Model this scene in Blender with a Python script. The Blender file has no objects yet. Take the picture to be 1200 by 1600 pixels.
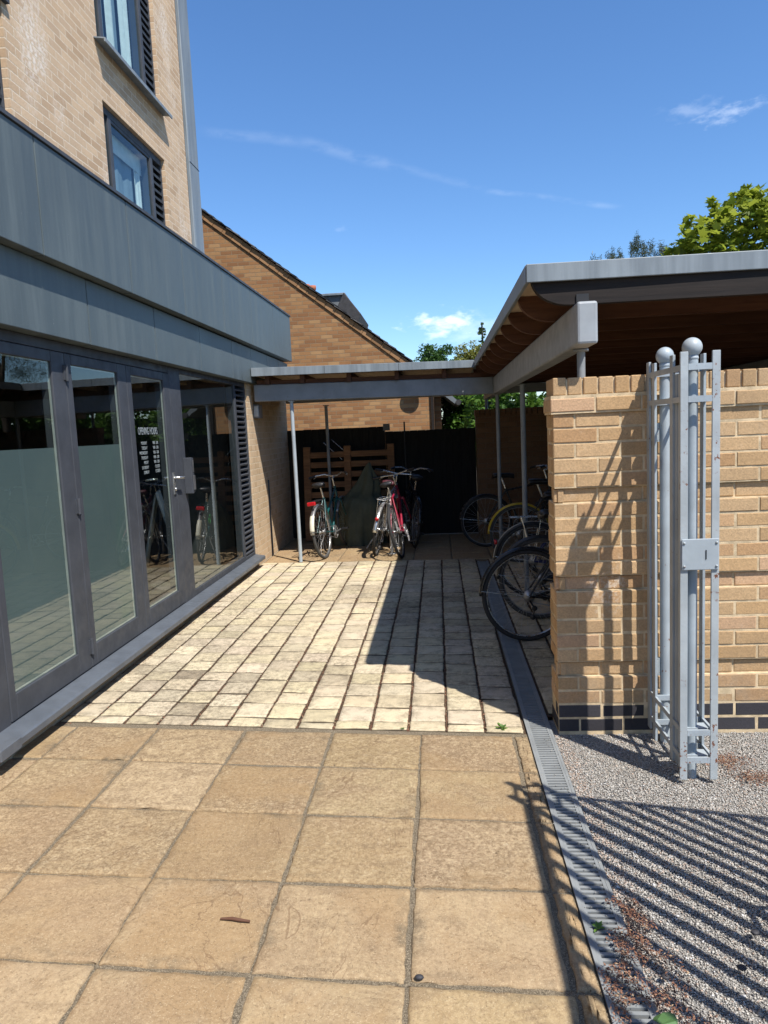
import bpy, math, random
import numpy as np
from mathutils import Vector, Matrix
random.seed(7); RNG = np.random.default_rng(11)
SC = bpy.context.scene; COL = SC.collection
R = math.radians

# ------------------------------------------------------------------ camera
F_PX, EYE = 1130.0, 1.62
_D = np.array([84, -133, F_PX]); _D = _D / np.linalg.norm(_D)
_V = np.array([450, 9885.0, F_PX]); _V = _V - _D * (_V @ _D); _V = _V / np.linalg.norm(_V)
_C = np.cross(_V, _D)
if _C[0] < 0: _C = -_C
def world_dir(px, py):
    c = np.array([px - 600, py - 800, F_PX]); d = np.array([c @ _C, c @ _D, -(c @ _V)])
    return d / np.linalg.norm(d)
cam_d = bpy.data.cameras.new('camera'); cam = bpy.data.objects.new('camera', cam_d); COL.objects.link(cam)
M = Matrix(((_C[0], -_C[1], -_C[2], 0), (_D[0], -_D[1], -_D[2], 0), (-_V[0], _V[1], _V[2], EYE), (0, 0, 0, 1)))
cam.matrix_world = M
cam_d.sensor_fit = 'VERTICAL'; cam_d.sensor_height = 24; cam_d.lens = F_PX / 1600 * 24
cam_d.clip_start = 0.05; cam_d.clip_end = 2000
SC.camera = cam

# ------------------------------------------------------------------ sun, sky, exposure
SUN = Vector((0.85, -1.0, 1.97)).normalized()
sun_d = bpy.data.lights.new('sun', 'SUN'); sun = bpy.data.objects.new('sun', sun_d); COL.objects.link(sun)
sun_d.energy = 5.0; sun_d.angle = R(0.53); sun_d.color = (1.0, 0.95, 0.88)
sun.rotation_euler = SUN.to_track_quat('Z', 'Y').to_euler(); sun.location = (20, -20, 40)
SC.view_settings.view_transform = 'Standard'; SC.view_settings.look = 'None'
SC.view_settings.gamma = 1; SC.view_settings.use_curve_mapping = False
SC.view_settings.exposure = 0.52
SC.cycles.use_denoising = True
SC.cycles.max_bounces = 8; SC.cycles.transparent_max_bounces = 16
SC.cycles.caustics_reflective = False; SC.cycles.caustics_refractive = False
SKY_STRENGTH = 0.114

world = bpy.data.worlds.new('World'); SC.world = world; world.use_nodes = True
def build_sky():
    nt = world.node_tree; N = nt.nodes; L = nt.links; N.clear()
    out = N.new('ShaderNodeOutputWorld'); bg = N.new('ShaderNodeBackground'); bg.inputs[1].default_value = SKY_STRENGTH
    sky = N.new('ShaderNodeTexSky'); sky.sky_type = 'NISHITA'; sky.sun_disc = False
    sky.sun_elevation = math.asin(SUN.z); sky.sun_rotation = math.atan2(SUN.x, SUN.y)
    sky.air_density = 1.0; sky.dust_density = 0.25; sky.ozone_density = 3.2; sky.altitude = 50
    tc = N.new('ShaderNodeTexCoord')
    def vm(op, a, b=None):
        n = N.new('ShaderNodeVectorMath'); n.operation = op; L.new(a, n.inputs[0])
        if b is not None: n.inputs[1].default_value = b
        return n
    def mm(op, a, b=None, c=None, clamp=False):
        n = N.new('ShaderNodeMath'); n.operation = op; n.use_clamp = clamp
        for i, q in enumerate((a, b, c)):
            if q is None: continue
            if isinstance(q, (int, float)): n.inputs[i].default_value = q
            else: L.new(q, n.inputs[i])
        return n.outputs[0]
    d = vm('NORMALIZE', tc.outputs['Generated']).outputs[0]
    def noise(scale, detail=5, stretch=None, rough=.55):
        n = N.new('ShaderNodeTexNoise'); n.inputs['Scale'].default_value = scale; n.inputs['Detail'].default_value = detail
        n.inputs['Roughness'].default_value = rough
        src = vm('MULTIPLY', d, stretch).outputs[0] if stretch else d
        L.new(src, n.inputs['Vector']); return n.outputs['Fac']
    def sstep(x, a, b):
        n = N.new('ShaderNodeMapRange'); n.interpolation_type = 'SMOOTHSTEP'
        L.new(x, n.inputs[0]); n.inputs[1].default_value = a; n.inputs[2].default_value = b; return n.outputs[0]
    total = None
    # small fair-weather puffs
    for (px, py, rx, ry, amp, sc) in ((1078, 172, .022, .008, .12, 46), (1138, 175, .024, .007, .26, 50), (704, 503, .036, .012, .62, 48), (690, 520, .02, .007, .5, 52), (745, 514, .04, .014, .2, 40), (535, 358, .008, .004, .06, 80)):
        c = world_dir(px, py); off = vm('SUBTRACT', d, tuple(c)).outputs[0]
        dd = vm('MULTIPLY', off, (1 / rx, 1 / rx, 1 / ry)).outputs[0]
        ln = N.new('ShaderNodeVectorMath'); ln.operation = 'LENGTH'; L.new(dd, ln.inputs[0])
        e = mm('SUBTRACT', noise(sc, 6, (1, 1, 2.2)), mm('MULTIPLY', ln.outputs['Value'], .2))
        f = mm('MULTIPLY', sstep(e, .2, .62), amp)
        total = f if total is None else mm('MAXIMUM', total, f)
    # old contrail, in three straight pieces
    pts = [(322, 203), (470, 222), (620, 258), (760, 298), (960, 322)]
    for (a, b, amp, w) in ((0, 1, .05, .009), (1, 2, .06, .011), (2, 3, .035, .007), (3, 4, .07, .005)):
        p, q = world_dir(*pts[a]), world_dir(*pts[b]); n = np.cross(p, q); n /= np.linalg.norm(n)
        t = q - p; ln_ = np.linalg.norm(t); t /= ln_
        dn = N.new('ShaderNodeVectorMath'); dn.operation = 'DOT_PRODUCT'; L.new(d, dn.inputs[0]); dn.inputs[1].default_value = tuple(n)
        dt = N.new('ShaderNodeVectorMath'); dt.operation = 'DOT_PRODUCT'; L.new(vm('SUBTRACT', d, tuple(p)).outputs[0], dt.inputs[0]); dt.inputs[1].default_value = tuple(t)
        wob = mm('MULTIPLY', mm('SUBTRACT', noise(12, 4), .5), .012)
        dist = mm('ABSOLUTE', mm('ADD', dn.outputs['Value'], wob))
        band = mm('SUBTRACT', 1, sstep(dist, 0, w))
        along = mm('MULTIPLY', sstep(dt.outputs['Value'], -.02, .02), mm('SUBTRACT', 1, sstep(dt.outputs['Value'], ln_ - .02, ln_ + .02)))
        f = mm('MULTIPLY', mm('MULTIPLY', band, along), mm('MULTIPLY', sstep(noise(30, 6, (1, 1, 3)), .3, .65), amp))
        total = mm('MAXIMUM', total, f)
    mix = N.new('ShaderNodeMix'); mix.data_type = 'RGBA'; L.new(total, mix.inputs['Factor'])
    hs = N.new('ShaderNodeHueSaturation'); hs.inputs['Saturation'].default_value = 1.12; hs.inputs['Value'].default_value = 1.0
    L.new(sky.outputs[0], hs.inputs['Color'])
    tint = N.new('ShaderNodeMix'); tint.data_type = 'RGBA'; tint.blend_type = 'MULTIPLY'; tint.inputs['Factor'].default_value = 1
    L.new(hs.outputs[0], tint.inputs['A']); tint.inputs['B'].default_value = (.90, 1.03, 1.17, 1)
    L.new(tint.outputs['Result'], mix.inputs['A']); mix.inputs['B'].default_value = (9.5, 10, 10.6, 1)
    L.new(mix.outputs['Result'], bg.inputs[0]); L.new(bg.outputs[0], out.inputs[0])
build_sky()

# ------------------------------------------------------------------ materials
def new_mat(name):
    m = bpy.data.materials.new(name); m.use_nodes = True
    nt = m.node_tree; return m, nt, nt.nodes, nt.links, nt.nodes['Principled BSDF']
class NB:
    """small helper round one material's node tree"""
    def __init__(s, name):
        s.m, s.nt, s.N, s.L, s.P = new_mat(name)
        s.tc = s.N.new('ShaderNodeTexCoord'); s.obj = s.tc.outputs['Object']
    def put(s, sock, v):
        if isinstance(v, (int, float)): sock.default_value = v
        elif isinstance(v, tuple): sock.default_value = v if len(v) == 4 or sock.type == 'VECTOR' else (*v, 1)
        else: s.L.new(v, sock)
    def math(s, op, a, b=0, c=None, clamp=False):
        n = s.N.new('ShaderNodeMath'); n.operation = op; n.use_clamp = clamp
        s.put(n.inputs[0], a); s.put(n.inputs[1], b)
        if c is not None: s.put(n.inputs[2], c)
        return n.outputs[0]
    def scale(s, v, k):
        n = s.N.new('ShaderNodeVectorMath'); n.operation = 'MULTIPLY'; s.put(n.inputs[0], v); n.inputs[1].default_value = k; return n.outputs[0]
    def noise(s, scale, detail=4, rough=.55, stretch=None, vec=None, dist=0, w=None):
        n = s.N.new('ShaderNodeTexNoise'); n.inputs['Scale'].default_value = scale; n.inputs['Detail'].default_value = detail
        n.inputs['Roughness'].default_value = rough; n.inputs['Distortion'].default_value = dist
        v = vec if vec is not None else s.obj
        if stretch: v = s.scale(v, stretch)
        s.L.new(v, n.inputs['Vector']); return n.outputs['Fac']
    def vor(s, scale, vec=None, feature='F1', out='Distance'):
        n = s.N.new('ShaderNodeTexVoronoi'); n.feature = feature; n.inputs['Scale'].default_value = scale
        s.L.new(vec if vec is not None else s.obj, n.inputs['Vector']); return n.outputs[out]
    def ramp(s, x, a, b, lo=0.0, hi=1.0):
        n = s.N.new('ShaderNodeMapRange'); n.interpolation_type = 'SMOOTHSTEP'; s.put(n.inputs[0], x)
        for i, q in enumerate((a, b, lo, hi)): n.inputs[i + 1].default_value = q
        return n.outputs[0]
    def cramp(s, x, stops):
        n = s.N.new('ShaderNodeValToRGB'); el = n.color_ramp.elements
        while len(el) < len(stops): el.new(.5)
        for e, (p, c) in zip(el, stops): e.position = p; e.color = (*c, 1)
        s.put(n.inputs[0], x); return n.outputs[0]
    def mix(s, f, a, b, mode='MIX'):
        n = s.N.new('ShaderNodeMix'); n.data_type = 'RGBA'; n.blend_type = mode
        s.put(n.inputs['Factor'], f); s.put(n.inputs['A'], a); s.put(n.inputs['B'], b); return n.outputs['Result']
    def attr(s, name, out='Color'):
        n = s.N.new('ShaderNodeAttribute'); n.attribute_name = name; return n.outputs[out]
    def bump(s, h, strength=.3, dist=.01, normal=None):
        n = s.N.new('ShaderNodeBump'); n.inputs['Strength'].default_value = strength; n.inputs['Distance'].default_value = dist
        s.L.new(h, n.inputs['Height'])
        if normal is not None: s.L.new(normal, n.inputs['Normal'])
        return n.outputs[0]
    def done(s, color=None, rough=None, normal=None, metal=None, spec=None):
        if color is not None: s.put(s.P.inputs['Base Color'], color)
        if rough is not None: s.put(s.P.inputs['Roughness'], rough)
        if metal is not None: s.put(s.P.inputs['Metallic'], metal)
        if spec is not None: s.put(s.P.inputs['Specular IOR Level'], spec)
        if normal is not None: s.L.new(normal, s.P.inputs['Normal'])
        return s.m

def plain(name, col, rough=.5, metal=0.0, var=.12, bump=0.0, scale=9, spec=.5):
    b = NB(name); n = b.noise(scale, 5)
    c = b.mix(b.ramp(n, .3, .7), tuple(q * (1 - var) for q in col), tuple(min(1, q * (1 + var)) for q in col))
    nm = b.bump(b.noise(scale * 12, 3), bump, .004) if bump else None
    return b.done(c, b.ramp(b.noise(scale * 3, 3), .3, .7, max(.05, rough - .08), min(1, rough + .08)), nm, metal, spec)

def brick_mat(name, cols, mortar, bw=.225, rh=.075, ms=.006, bumpk=.7, stain=None, rough=.9):
    b = NB(name); sx = b.N.new('ShaderNodeSeparateXYZ'); b.L.new(b.obj, sx.inputs[0])
    cx = b.N.new('ShaderNodeCombineXYZ'); b.L.new(b.math('ADD', sx.outputs[0], sx.outputs[1]), cx.inputs[0]); b.L.new(sx.outputs[2], cx.inputs[1])
    wob = b.math('MULTIPLY', b.math('SUBTRACT', b.noise(14, 2), .5), .012)
    cy = b.N.new('ShaderNodeCombineXYZ'); b.L.new(wob, cy.inputs[0]); b.L.new(b.math('MULTIPLY', wob, .5), cy.inputs[1])
    va = b.N.new('ShaderNodeVectorMath'); va.operation = 'ADD'; b.L.new(cx.outputs[0], va.inputs[0]); b.L.new(cy.outputs[0], va.inputs[1])
    t = b.N.new('ShaderNodeTexBrick'); b.L.new(va.outputs[0], t.inputs['Vector'])
    t.inputs['Color1'].default_value = (0, 0, 0, 1); t.inputs['Color2'].default_value = (1, 1, 1, 1); t.inputs['Mortar'].default_value = (.5, .5, .5, 1)
    t.inputs['Scale'].default_value = 1; t.inputs['Mortar Size'].default_value = ms; t.inputs['Mortar Smooth'].default_value = .25
    t.inputs['Brick Width'].default_value = bw; t.inputs['Row Height'].default_value = rh
    base = b.cramp(t.outputs['Color'], cols)
    g = b.noise(70, 6, .7); base = b.mix(b.ramp(g, .35, .75, 0, .35), base, tuple(q * .62 for q in cols[0][1]))
    g2 = b.noise(3.2, 4); base = b.mix(b.ramp(g2, .35, .7, 0, .22), base, tuple(q * .7 for q in cols[-1][1]))
    if stain: base = b.mix(b.math('MULTIPLY', b.ramp(b.noise(1.1, 5, .6, (1, 1, .45)), .54, .68), b.ramp(b.noise(26, 4), .4, .62, .1, .75)), base, stain)
    c = b.mix(t.outputs['Fac'], base, b.mix(b.ramp(b.noise(40, 3), .3, .7), mortar, tuple(q * .75 for q in mortar)))
    h = b.math('ADD', b.math('MULTIPLY', b.math('SUBTRACT', 1, t.outputs['Fac']), 1.0), b.math('MULTIPLY', g, .35))
    return b.done(c, rough, b.bump(h, bumpk, .008), spec=.25)

def zinc_mat(name, col, rough=.5):
    b = NB(name); n1 = b.noise(2.2, 5, .6, (3.2, 3.2, .28)); n2 = b.noise(9, 4, .6, (3, 3, .2)); n3 = b.noise(1.3, 3)
    f = b.math('ADD', b.math('MULTIPLY', n1, .6), b.math('MULTIPLY', n2, .4))
    c = b.mix(b.ramp(f, .36, .66), tuple(q * .80 for q in col), tuple(q * 1.2 for q in col))
    c = b.mix(b.ramp(n3, .45, .75, 0, .4), c, tuple(q * .8 for q in col))
    c = b.mix(b.ramp(b.noise(60, 5, .7), .64, .72, 0, .28), c, (.42, .43, .42))
    return b.done(c, b.ramp(f, .3, .7, rough - .1, rough + .12), b.bump(b.noise(5, 2), .12, .01), .10, .3)

def paint_mat(name, col, rust=0.0, rough=.42, bump=.06, spec=.5):
    b = NB(name); n = b.noise(6, 4)
    c = b.mix(b.ramp(n, .3, .7), tuple(q * .88 for q in col), tuple(q * 1.08 for q in col))
    if rust:
        r = b.ramp(b.math('ADD', b.noise(38, 5, .65), b.math('MULTIPLY', b.noise(5, 3), .55)), 1.02 - rust, 1.06 - rust)
        c = b.mix(r, c, b.mix(b.noise(90, 3), (.10, .030, .014), (.22, .085, .04)))
    c = b.mix(b.ramp(b.noise(22, 5, .6, (1, 1, .3)), .56, .74, 0, .22), c, tuple(q * .55 for q in col))
    return b.done(c, b.ramp(b.noise(14, 3), .3, .7, rough - .08, rough + .14), b.bump(b.noise(55, 3), bump, .004), spec=spec)

def wood_mat(name, c0, c1, axis=0, rough=.75):
    b = NB(name); st = [9, 9, 9]; st[axis] = .7
    n = b.noise(3.5, 6, .62, tuple(st), dist=.4)
    c = b.mix(b.ramp(n, .32, .68), c0, c1)
    c = b.mix(b.ramp(b.noise(1.6, 3), .4, .7, 0, .4), c, tuple(q * .6 for q in c0))
    return b.done(c, rough, b.bump(n, .25, .006), spec=.3)

def leaf_mat(name, dark, light, trans=.35):
    b = NB(name); a = b.attr('tint', 'Fac')
    c = b.mix(a, dark, light)
    b.put(b.P.inputs['Base Color'], c); b.P.inputs['Roughness'].default_value = .45; b.P.inputs['Specular IOR Level'].default_value = .35
    tr = b.N.new('ShaderNodeBsdfTranslucent'); b.L.new(b.mix(.5, c, tuple(min(1, q * 1.5) for q in light)), tr.inputs[0])
    ms = b.N.new('ShaderNodeMixShader'); ms.inputs[0].default_value = trans
    b.L.new(b.P.outputs[0], ms.inputs[1]); b.L.new(tr.outputs[0], ms.inputs[2])
    b.L.new(ms.outputs[0], b.N['Material Output'].inputs[0]); return b.m

def glass_mat(name, tint, r0=.06):
    b = NB(name); lw = b.N.new('ShaderNodeLayerWeight'); lw.inputs[0].default_value = .5
    fr = b.math('ADD', b.math('MULTIPLY', b.math('POWER', lw.outputs['Facing'], 5), 1 - r0), r0)
    tr = b.N.new('ShaderNodeBsdfTransparent'); tr.inputs[0].default_value = (*tint, 1)
    gl = b.N.new('ShaderNodeBsdfGlossy'); gl.inputs['Roughness'].default_value = .0; gl.inputs[0].default_value = (.92, .96, .97, 1)
    gl.inputs['Roughness'].default_value = .006
    b.L.new(b.bump(b.noise(1.4, 2), .012, .05), gl.inputs['Normal'])
    ms = b.N.new('ShaderNodeMixShader'); b.L.new(fr, ms.inputs[0]); b.L.new(tr.outputs[0], ms.inputs[1]); b.L.new(gl.outputs[0], ms.inputs[2])
    b.N.remove(b.P); b.L.new(ms.outputs[0], b.N['Material Output'].inputs[0]); return b.m

def tinted(name, rough=.9, grain=.25, speck=0.0, bumpk=.3, gscale=160, weather=False):
    """colour from each piece's own 'Col' attribute, with a fine grain"""
    b = NB(name); a = b.attr('Col'); g = b.noise(gscale, 4, .7)
    c = b.mix(b.ramp(g, .3, .72, 0, grain), a, (.02, .018, .015))
    if weather:
        sx = b.N.new('ShaderNodeSeparateXYZ'); b.L.new(b.obj, sx.inputs[0])
        c = b.mix(b.ramp(b.noise(2.1, 6, .65), .48, .68, 0, .28), c, (.22, .15, .09))
        c = b.mix(b.math('MULTIPLY', b.ramp(sx.outputs[2], .55, .02), b.ramp(b.noise(9, 6, .7), .40, .62, .05, .42)), c, (.30, .26, .20))
        c = b.mix(b.math('MULTIPLY', b.ramp(b.noise(1.9, 5, .6, (1, 1, .6)), .60, .70), b.ramp(b.noise(34, 5, .75), .45, .6, 0, .6)), c, (.70, .63, .52))
        c = b.mix(b.ramp(b.noise(23, 6, .75), .60, .70, 0, .45), c, (.20, .13, .075))
    return b.done(c, rough, b.bump(g, bumpk, .003), spec=.25)

MT = {}
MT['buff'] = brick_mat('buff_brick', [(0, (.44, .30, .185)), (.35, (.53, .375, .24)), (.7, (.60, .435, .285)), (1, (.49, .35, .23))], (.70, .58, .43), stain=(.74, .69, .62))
MT['buff2'] = brick_mat('buff_brick_clean', [(0, (.49, .345, .205)), (.35, (.58, .42, .265)), (.7, (.63, .475, .31)), (1, (.53, .385, .24))], (.66, .54, .38), bw=.1125)
MT['house'] = brick_mat('stock_brick', [(0, (.235, .115, .052)), (.3, (.31, .155, .066)), (.55, (.345, .185, .08)), (.8, (.41, .245, .115)), (1, (.27, .125, .056))], (.30, .215, .13), bumpk=.9)
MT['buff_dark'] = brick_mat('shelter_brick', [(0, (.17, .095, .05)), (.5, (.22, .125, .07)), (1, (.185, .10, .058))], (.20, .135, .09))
MT['brick_piece'] = tinted('sanded_brick', .92, .30, 0, .7, 110, True)
MT['brick_dark'] = tinted('engineering_brick', .7, .25, 0, .5, 110)
MT['mortar'] = plain('lime_mortar', (.56, .44, .28), .95, 0, .2, .5, 20, .2)
MT['dark_mortar'] = plain('sooty_mortar', (.30, .25, .19), .95, 0, .2, .4, 20, .2)
MT['zinc'] = zinc_mat('weathered_zinc', (.100, .123, .128))
MT['zinc2'] = zinc_mat('roof_edge_zinc', (.205, .235, .255))
MT['frame'] = paint_mat('grey_powder_coat', (.060, .065, .075), 0, .5, .02, .18)
MT['sill'] = paint_mat('grey_sill', (.095, .108, .125), 0, .45, .02)
MT['gasket'] = plain('black_gasket', (.012, .012, .013), .6)
MT['bead'] = plain('glazing_spacer', (.42, .43, .40), .5)
MT['glass'] = glass_mat('glass', (.74, .81, .79), .12)
MT['glass_up'] = glass_mat('upper_glass', (.70, .80, .80), .07)
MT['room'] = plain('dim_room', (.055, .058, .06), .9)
MT['curtain'] = plain('curtain_cloth', (.70, .74, .73), .9, 0, .08)
MT['blind'] = plain('blind_cloth', (.22, .29, .36), .9, 0, .05)
MT['steel'] = paint_mat('grey_steel_paint', (.215, .235, .25), .02, .5)
MT['beam'] = paint_mat('beam_paint', (.29, .31, .325), 0, .5, .03)
MT['gate'] = paint_mat('gate_paint', (.33, .375, .405), .05, .42, .1)
MT['gate_rusty'] = paint_mat('rusty_gate_paint', (.35, .385, .40), .105, .5, .15)
MT['rafter'] = wood_mat('stained_rafter', (.080, .034, .018), (.125, .056, .030), 0)
MT['rafter_dark'] = wood_mat('dark_rafter', (.010, .007, .006), (.020, .014, .011), 0)
MT['board'] = wood_mat('ceiling_board', (.060, .030, .019), (.095, .048, .031), 1)
MT['soffit'] = wood_mat('pale_soffit', (.42, .33, .23), (.52, .42, .30), 1)
MT['pallet'] = wood_mat('pallet_wood', (.17, .085, .04), (.27, .14, .065), 0)
MT['fence'] = wood_mat('black_fence_board', (.005, .005, .005), (.013, .0125, .012), 2, .8)
MT['tarp'] = plain('green_cover', (.066, .074, .046), .8, 0, .15, .2, 6)
MT['tile'] = plain('slate_tile', (.035, .034, .036), .7, 0, .3, .4, 12)
MT['lead'] = plain('lead_sheet', (.13, .145, .155), .6, 0, .15, .1, 6)
MT['pot'] = plain('clay_pot', (.33, .115, .06), .85)
MT['steelgrate'] = paint_mat('galvanised_grate', (.225, .238, .238), 0, .55, .12)
MT['dark_void'] = plain('drain_void', (.012, .011, .010), .95)
MT['tyre'] = plain('tyre_rubber', (.018, .018, .019), .75, 0, .2, .3, 30)
MT['tyre_grey'] = plain('dusty_tyre_rubber', (.055, .054, .052), .8, 0, .2, .3, 30)
MT['chrome'] = plain('bright_metal', (.60, .60, .58), .28, .85, .1)
MT['alloy'] = plain('dull_alloy', (.34, .34, .34), .4, .8, .15)
MT['spoke'] = plain('spoke_steel', (.38, .38, .38), .4, .7)
MT['black_part'] = plain('black_plastic', (.015, .015, .016), .4, 0, .2)
MT['red_lens'] = plain('red_reflector', (.42, .012, .016), .2, 0, .1)
MT['white_lens'] = plain('cream_mudguard_tip', (.62, .58, .46), .4)
MT['green_lens'] = plain('green_lock', (.03, .30, .06), .5)
MT['bark'] = wood_mat('bark', (.05, .035, .025), (.10, .075, .055), 2, .95)
MT['twig'] = plain('brown_twig', (.10, .045, .025), .9)
MT['white_card'] = plain('white_sign_panel', (.75, .77, .73), .5)
MT['red_sign'] = plain('red_sign_print', (.40, .02, .03), .5)
MT['vinyl'] = plain('white_vinyl_lettering', (.29, .33, .34), .5)
MT['lamp'] = plain('grey_lamp_case', (.13, .14, .15), .5)
MT['lampglass'] = plain('lamp_diffuser', (.33, .36, .37), .3)
MT['dishm'] = plain('brown_dish', (.16, .115, .085), .6)
MT['pebble'] = plain('dark_pebble', (.03, .03, .036), .7)

def film_mat():
    b = NB('frosted_film'); n = b.noise(1.2, 4, .6)
    c = b.mix(b.ramp(n, .35, .7), (.150, .188, .192), (.185, .222, .218))
    c = b.mix(b.ramp(b.noise(1.7, 3, .5, (1, 1, .5)), .55, .75, 0, .5), c, (.125, .225, .165))
    return b.done(c, .6, spec=.15)
MT['film'] = film_mat()

def slab_mat():
    b = NB('riven_sandstone'); a = b.attr('Col')
    ofs = b.N.new('ShaderNodeVectorMath'); ofs.operation = 'ADD'; b.L.new(b.obj, ofs.inputs[0])
    sc_ = b.N.new('ShaderNodeVectorMath'); sc_.operation = 'SCALE'; b.L.new(a, sc_.inputs[0]); sc_.inputs['Scale'].default_value = 90; b.L.new(sc_.outputs[0], ofs.inputs[1])
    v = ofs.outputs[0]      # every slab has its own patch of stone
    riv = b.noise(2.6, 9, .66, (1.5, .8, 1), v, dist=.8); riv2 = b.noise(7.5, 7, .7, (.7, 1.5, 1), v, dist=.5); big = b.noise(1.4, 5, .6, None, v)
    g = b.noise(30, 9, .85, None, v); g2 = b.noise(95, 6, .85, None, v); rough_ = b.attr('worn', 'Fac')
    c = b.mix(b.ramp(riv, .42, .62, 0, .5), a, (.41, .305, .175))
    c = b.mix(b.ramp(riv2, .50, .62, 0, .6), c, (.235, .168, .10))
    c = b.mix(b.ramp(big, .45, .62, 0, .5), c, (.30, .205, .12))
    gm = b.noise(64, 7, .85, None, v)
    c = b.mix(b.math('MULTIPLY', b.ramp(g, .48, .58), b.math('MULTIPLY', rough_, .6)), c, (.20, .142, .085))
    c = b.mix(b.math('MULTIPLY', b.ramp(g, .47, .37), b.math('MULTIPLY', rough_, .75)), c, (.58, .47, .31))
    c = b.mix(b.math('MULTIPLY', b.ramp(gm, .50, .58), b.math('MULTIPLY_ADD', rough_, .55, .25)), c, (.20, .135, .075))
    c = b.mix(b.math('MULTIPLY', b.ramp(gm, .47, .39), b.math('MULTIPLY_ADD', rough_, .5, .2)), c, (.54, .42, .255))
    st2 = b.ramp(b.noise(1.3, 6, .65, (1, 1, 1), v, dist=.4), .50, .60, 0, .5); c = b.mix(st2, c, b.mix(b.noise(2.3, 3, .5, None, v), (.40, .265, .12), (.23, .155, .095)))
    c = b.mix(b.math('MULTIPLY', b.attr('edge', 'Fac'), b.math('MULTIPLY', b.ramp(b.noise(3.1, 4, .6), .5, .68), b.ramp(b.noise(20, 6, .75), .36, .60, .1, .75))), c, (.15, .12, .08))
    c = b.mix(b.ramp(g2, .55, .63, 0, .75), c, (.14, .095, .055))
    c = b.mix(b.ramp(b.noise(190, 3, .8), .58, .66, 0, .6), c, (.60, .485, .32))
    c = b.mix(b.ramp(b.vor(5.5, v), .035, .02, 0, .8), c, (.10, .07, .045))
    vein = b.math('ABSOLUTE', b.math('SUBTRACT', b.noise(1.9, 5, .5, (1.2, .7, 1), v, dist=1.5), .5))
    c = b.mix(b.math('MULTIPLY', b.ramp(vein, 0, .006, .55, 0), b.ramp(b.noise(2.5, 3, .5, None, v), .48, .58)), c, (.15, .09, .05))
    h = b.math('ADD', b.math('MULTIPLY', riv2, .8), b.math('MULTIPLY', g, b.math('MULTIPLY_ADD', rough_, 1.3, .2)))
    st = b.math('ADD', h, b.math('MULTIPLY', b.math('SNAP', riv, .06), 2.6))
    return b.done(c, .88, b.bump(st, .85, .007), spec=.2)
MT['slab'] = slab_mat()

def paver_mat():
    b = NB('weathered_setts'); a = b.attr('Col'); ed = b.attr('edge', 'Fac')
    n = b.noise(.75, 5, .62, (1, .75, 1)); m = b.noise(13, 8, .8); fine = b.noise(110, 6, .8); grit = b.noise(210, 3, .8)
    c = b.mix(b.ramp(m, .46, .70, 0, .35), a, (.36, .30, .215))
    soot = b.math('MULTIPLY', b.ramp(n, .44, .60), b.ramp(b.math('ADD', b.math('MULTIPLY', fine, .6), b.math('MULTIPLY', b.noise(26, 7, .8), .7)), .58, .80))
    c = b.mix(b.math('MULTIPLY', soot, .8), c, (.145, .115, .080))
    c = b.mix(b.math('MULTIPLY', b.ramp(n, .40, .62, .15, .9), b.attr('worn', 'Fac')), c, b.mix(b.ramp(m, .38, .62), (.32, .26, .18), (.14, .112, .078)))
    c = b.mix(b.math('MULTIPLY', b.math('MINIMUM', ed, 1), b.ramp(m, .42, .6, .0, .5)), c, (.20, .165, .115))
    c = b.mix(b.ramp(fine, .56, .66, 0, .6), c, (.24, .195, .135))
    c = b.mix(b.ramp(grit, .57, .65, 0, .55), c, (.70, .63, .49))
    c = b.mix(b.ramp(ed, 1.05, 1.6), c, (.05, .038, .026))
    h = b.math('ADD', b.math('MULTIPLY', m, .6), b.math('MULTIPLY', fine, .9))
    return b.done(c, .94, b.bump(h, .8, .007), spec=.15)
MT['paver'] = paver_mat()

def joint_mat(name, c0, c1, c2):
    b = NB(name); n = b.noise(160, 4, .75); k = b.noise(420, 2, .7)
    c = b.mix(b.ramp(n, .35, .65), c0, c1); c = b.mix(b.ramp(k, .54, .64, 0, .75), c, c2)
    return b.done(c, .95, b.bump(n, .8, .01), spec=.15)
MT['joint'] = joint_mat('gritty_joint', (.10, .08, .055), (.22, .18, .125), (.52, .44, .31))
MT['joint2'] = joint_mat('mossy_joint', (.045, .035, .024), (.12, .085, .055), (.16, .065, .035))
MT['gravel_bed'] = joint_mat('gravel_bed', (.17, .165, .16), (.31, .295, .27), (.46, .44, .40))
MT['stone'] = tinted('gravel_stone', .85, .25, 0, .2, 200)
MT['flake'] = tinted('dry_flake', .9, .2, 0, .1, 200)
MT['land'] = plain('ground_earth', (.17, .15, .11), .95, 0, .3, .3, 2, .2)

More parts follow.
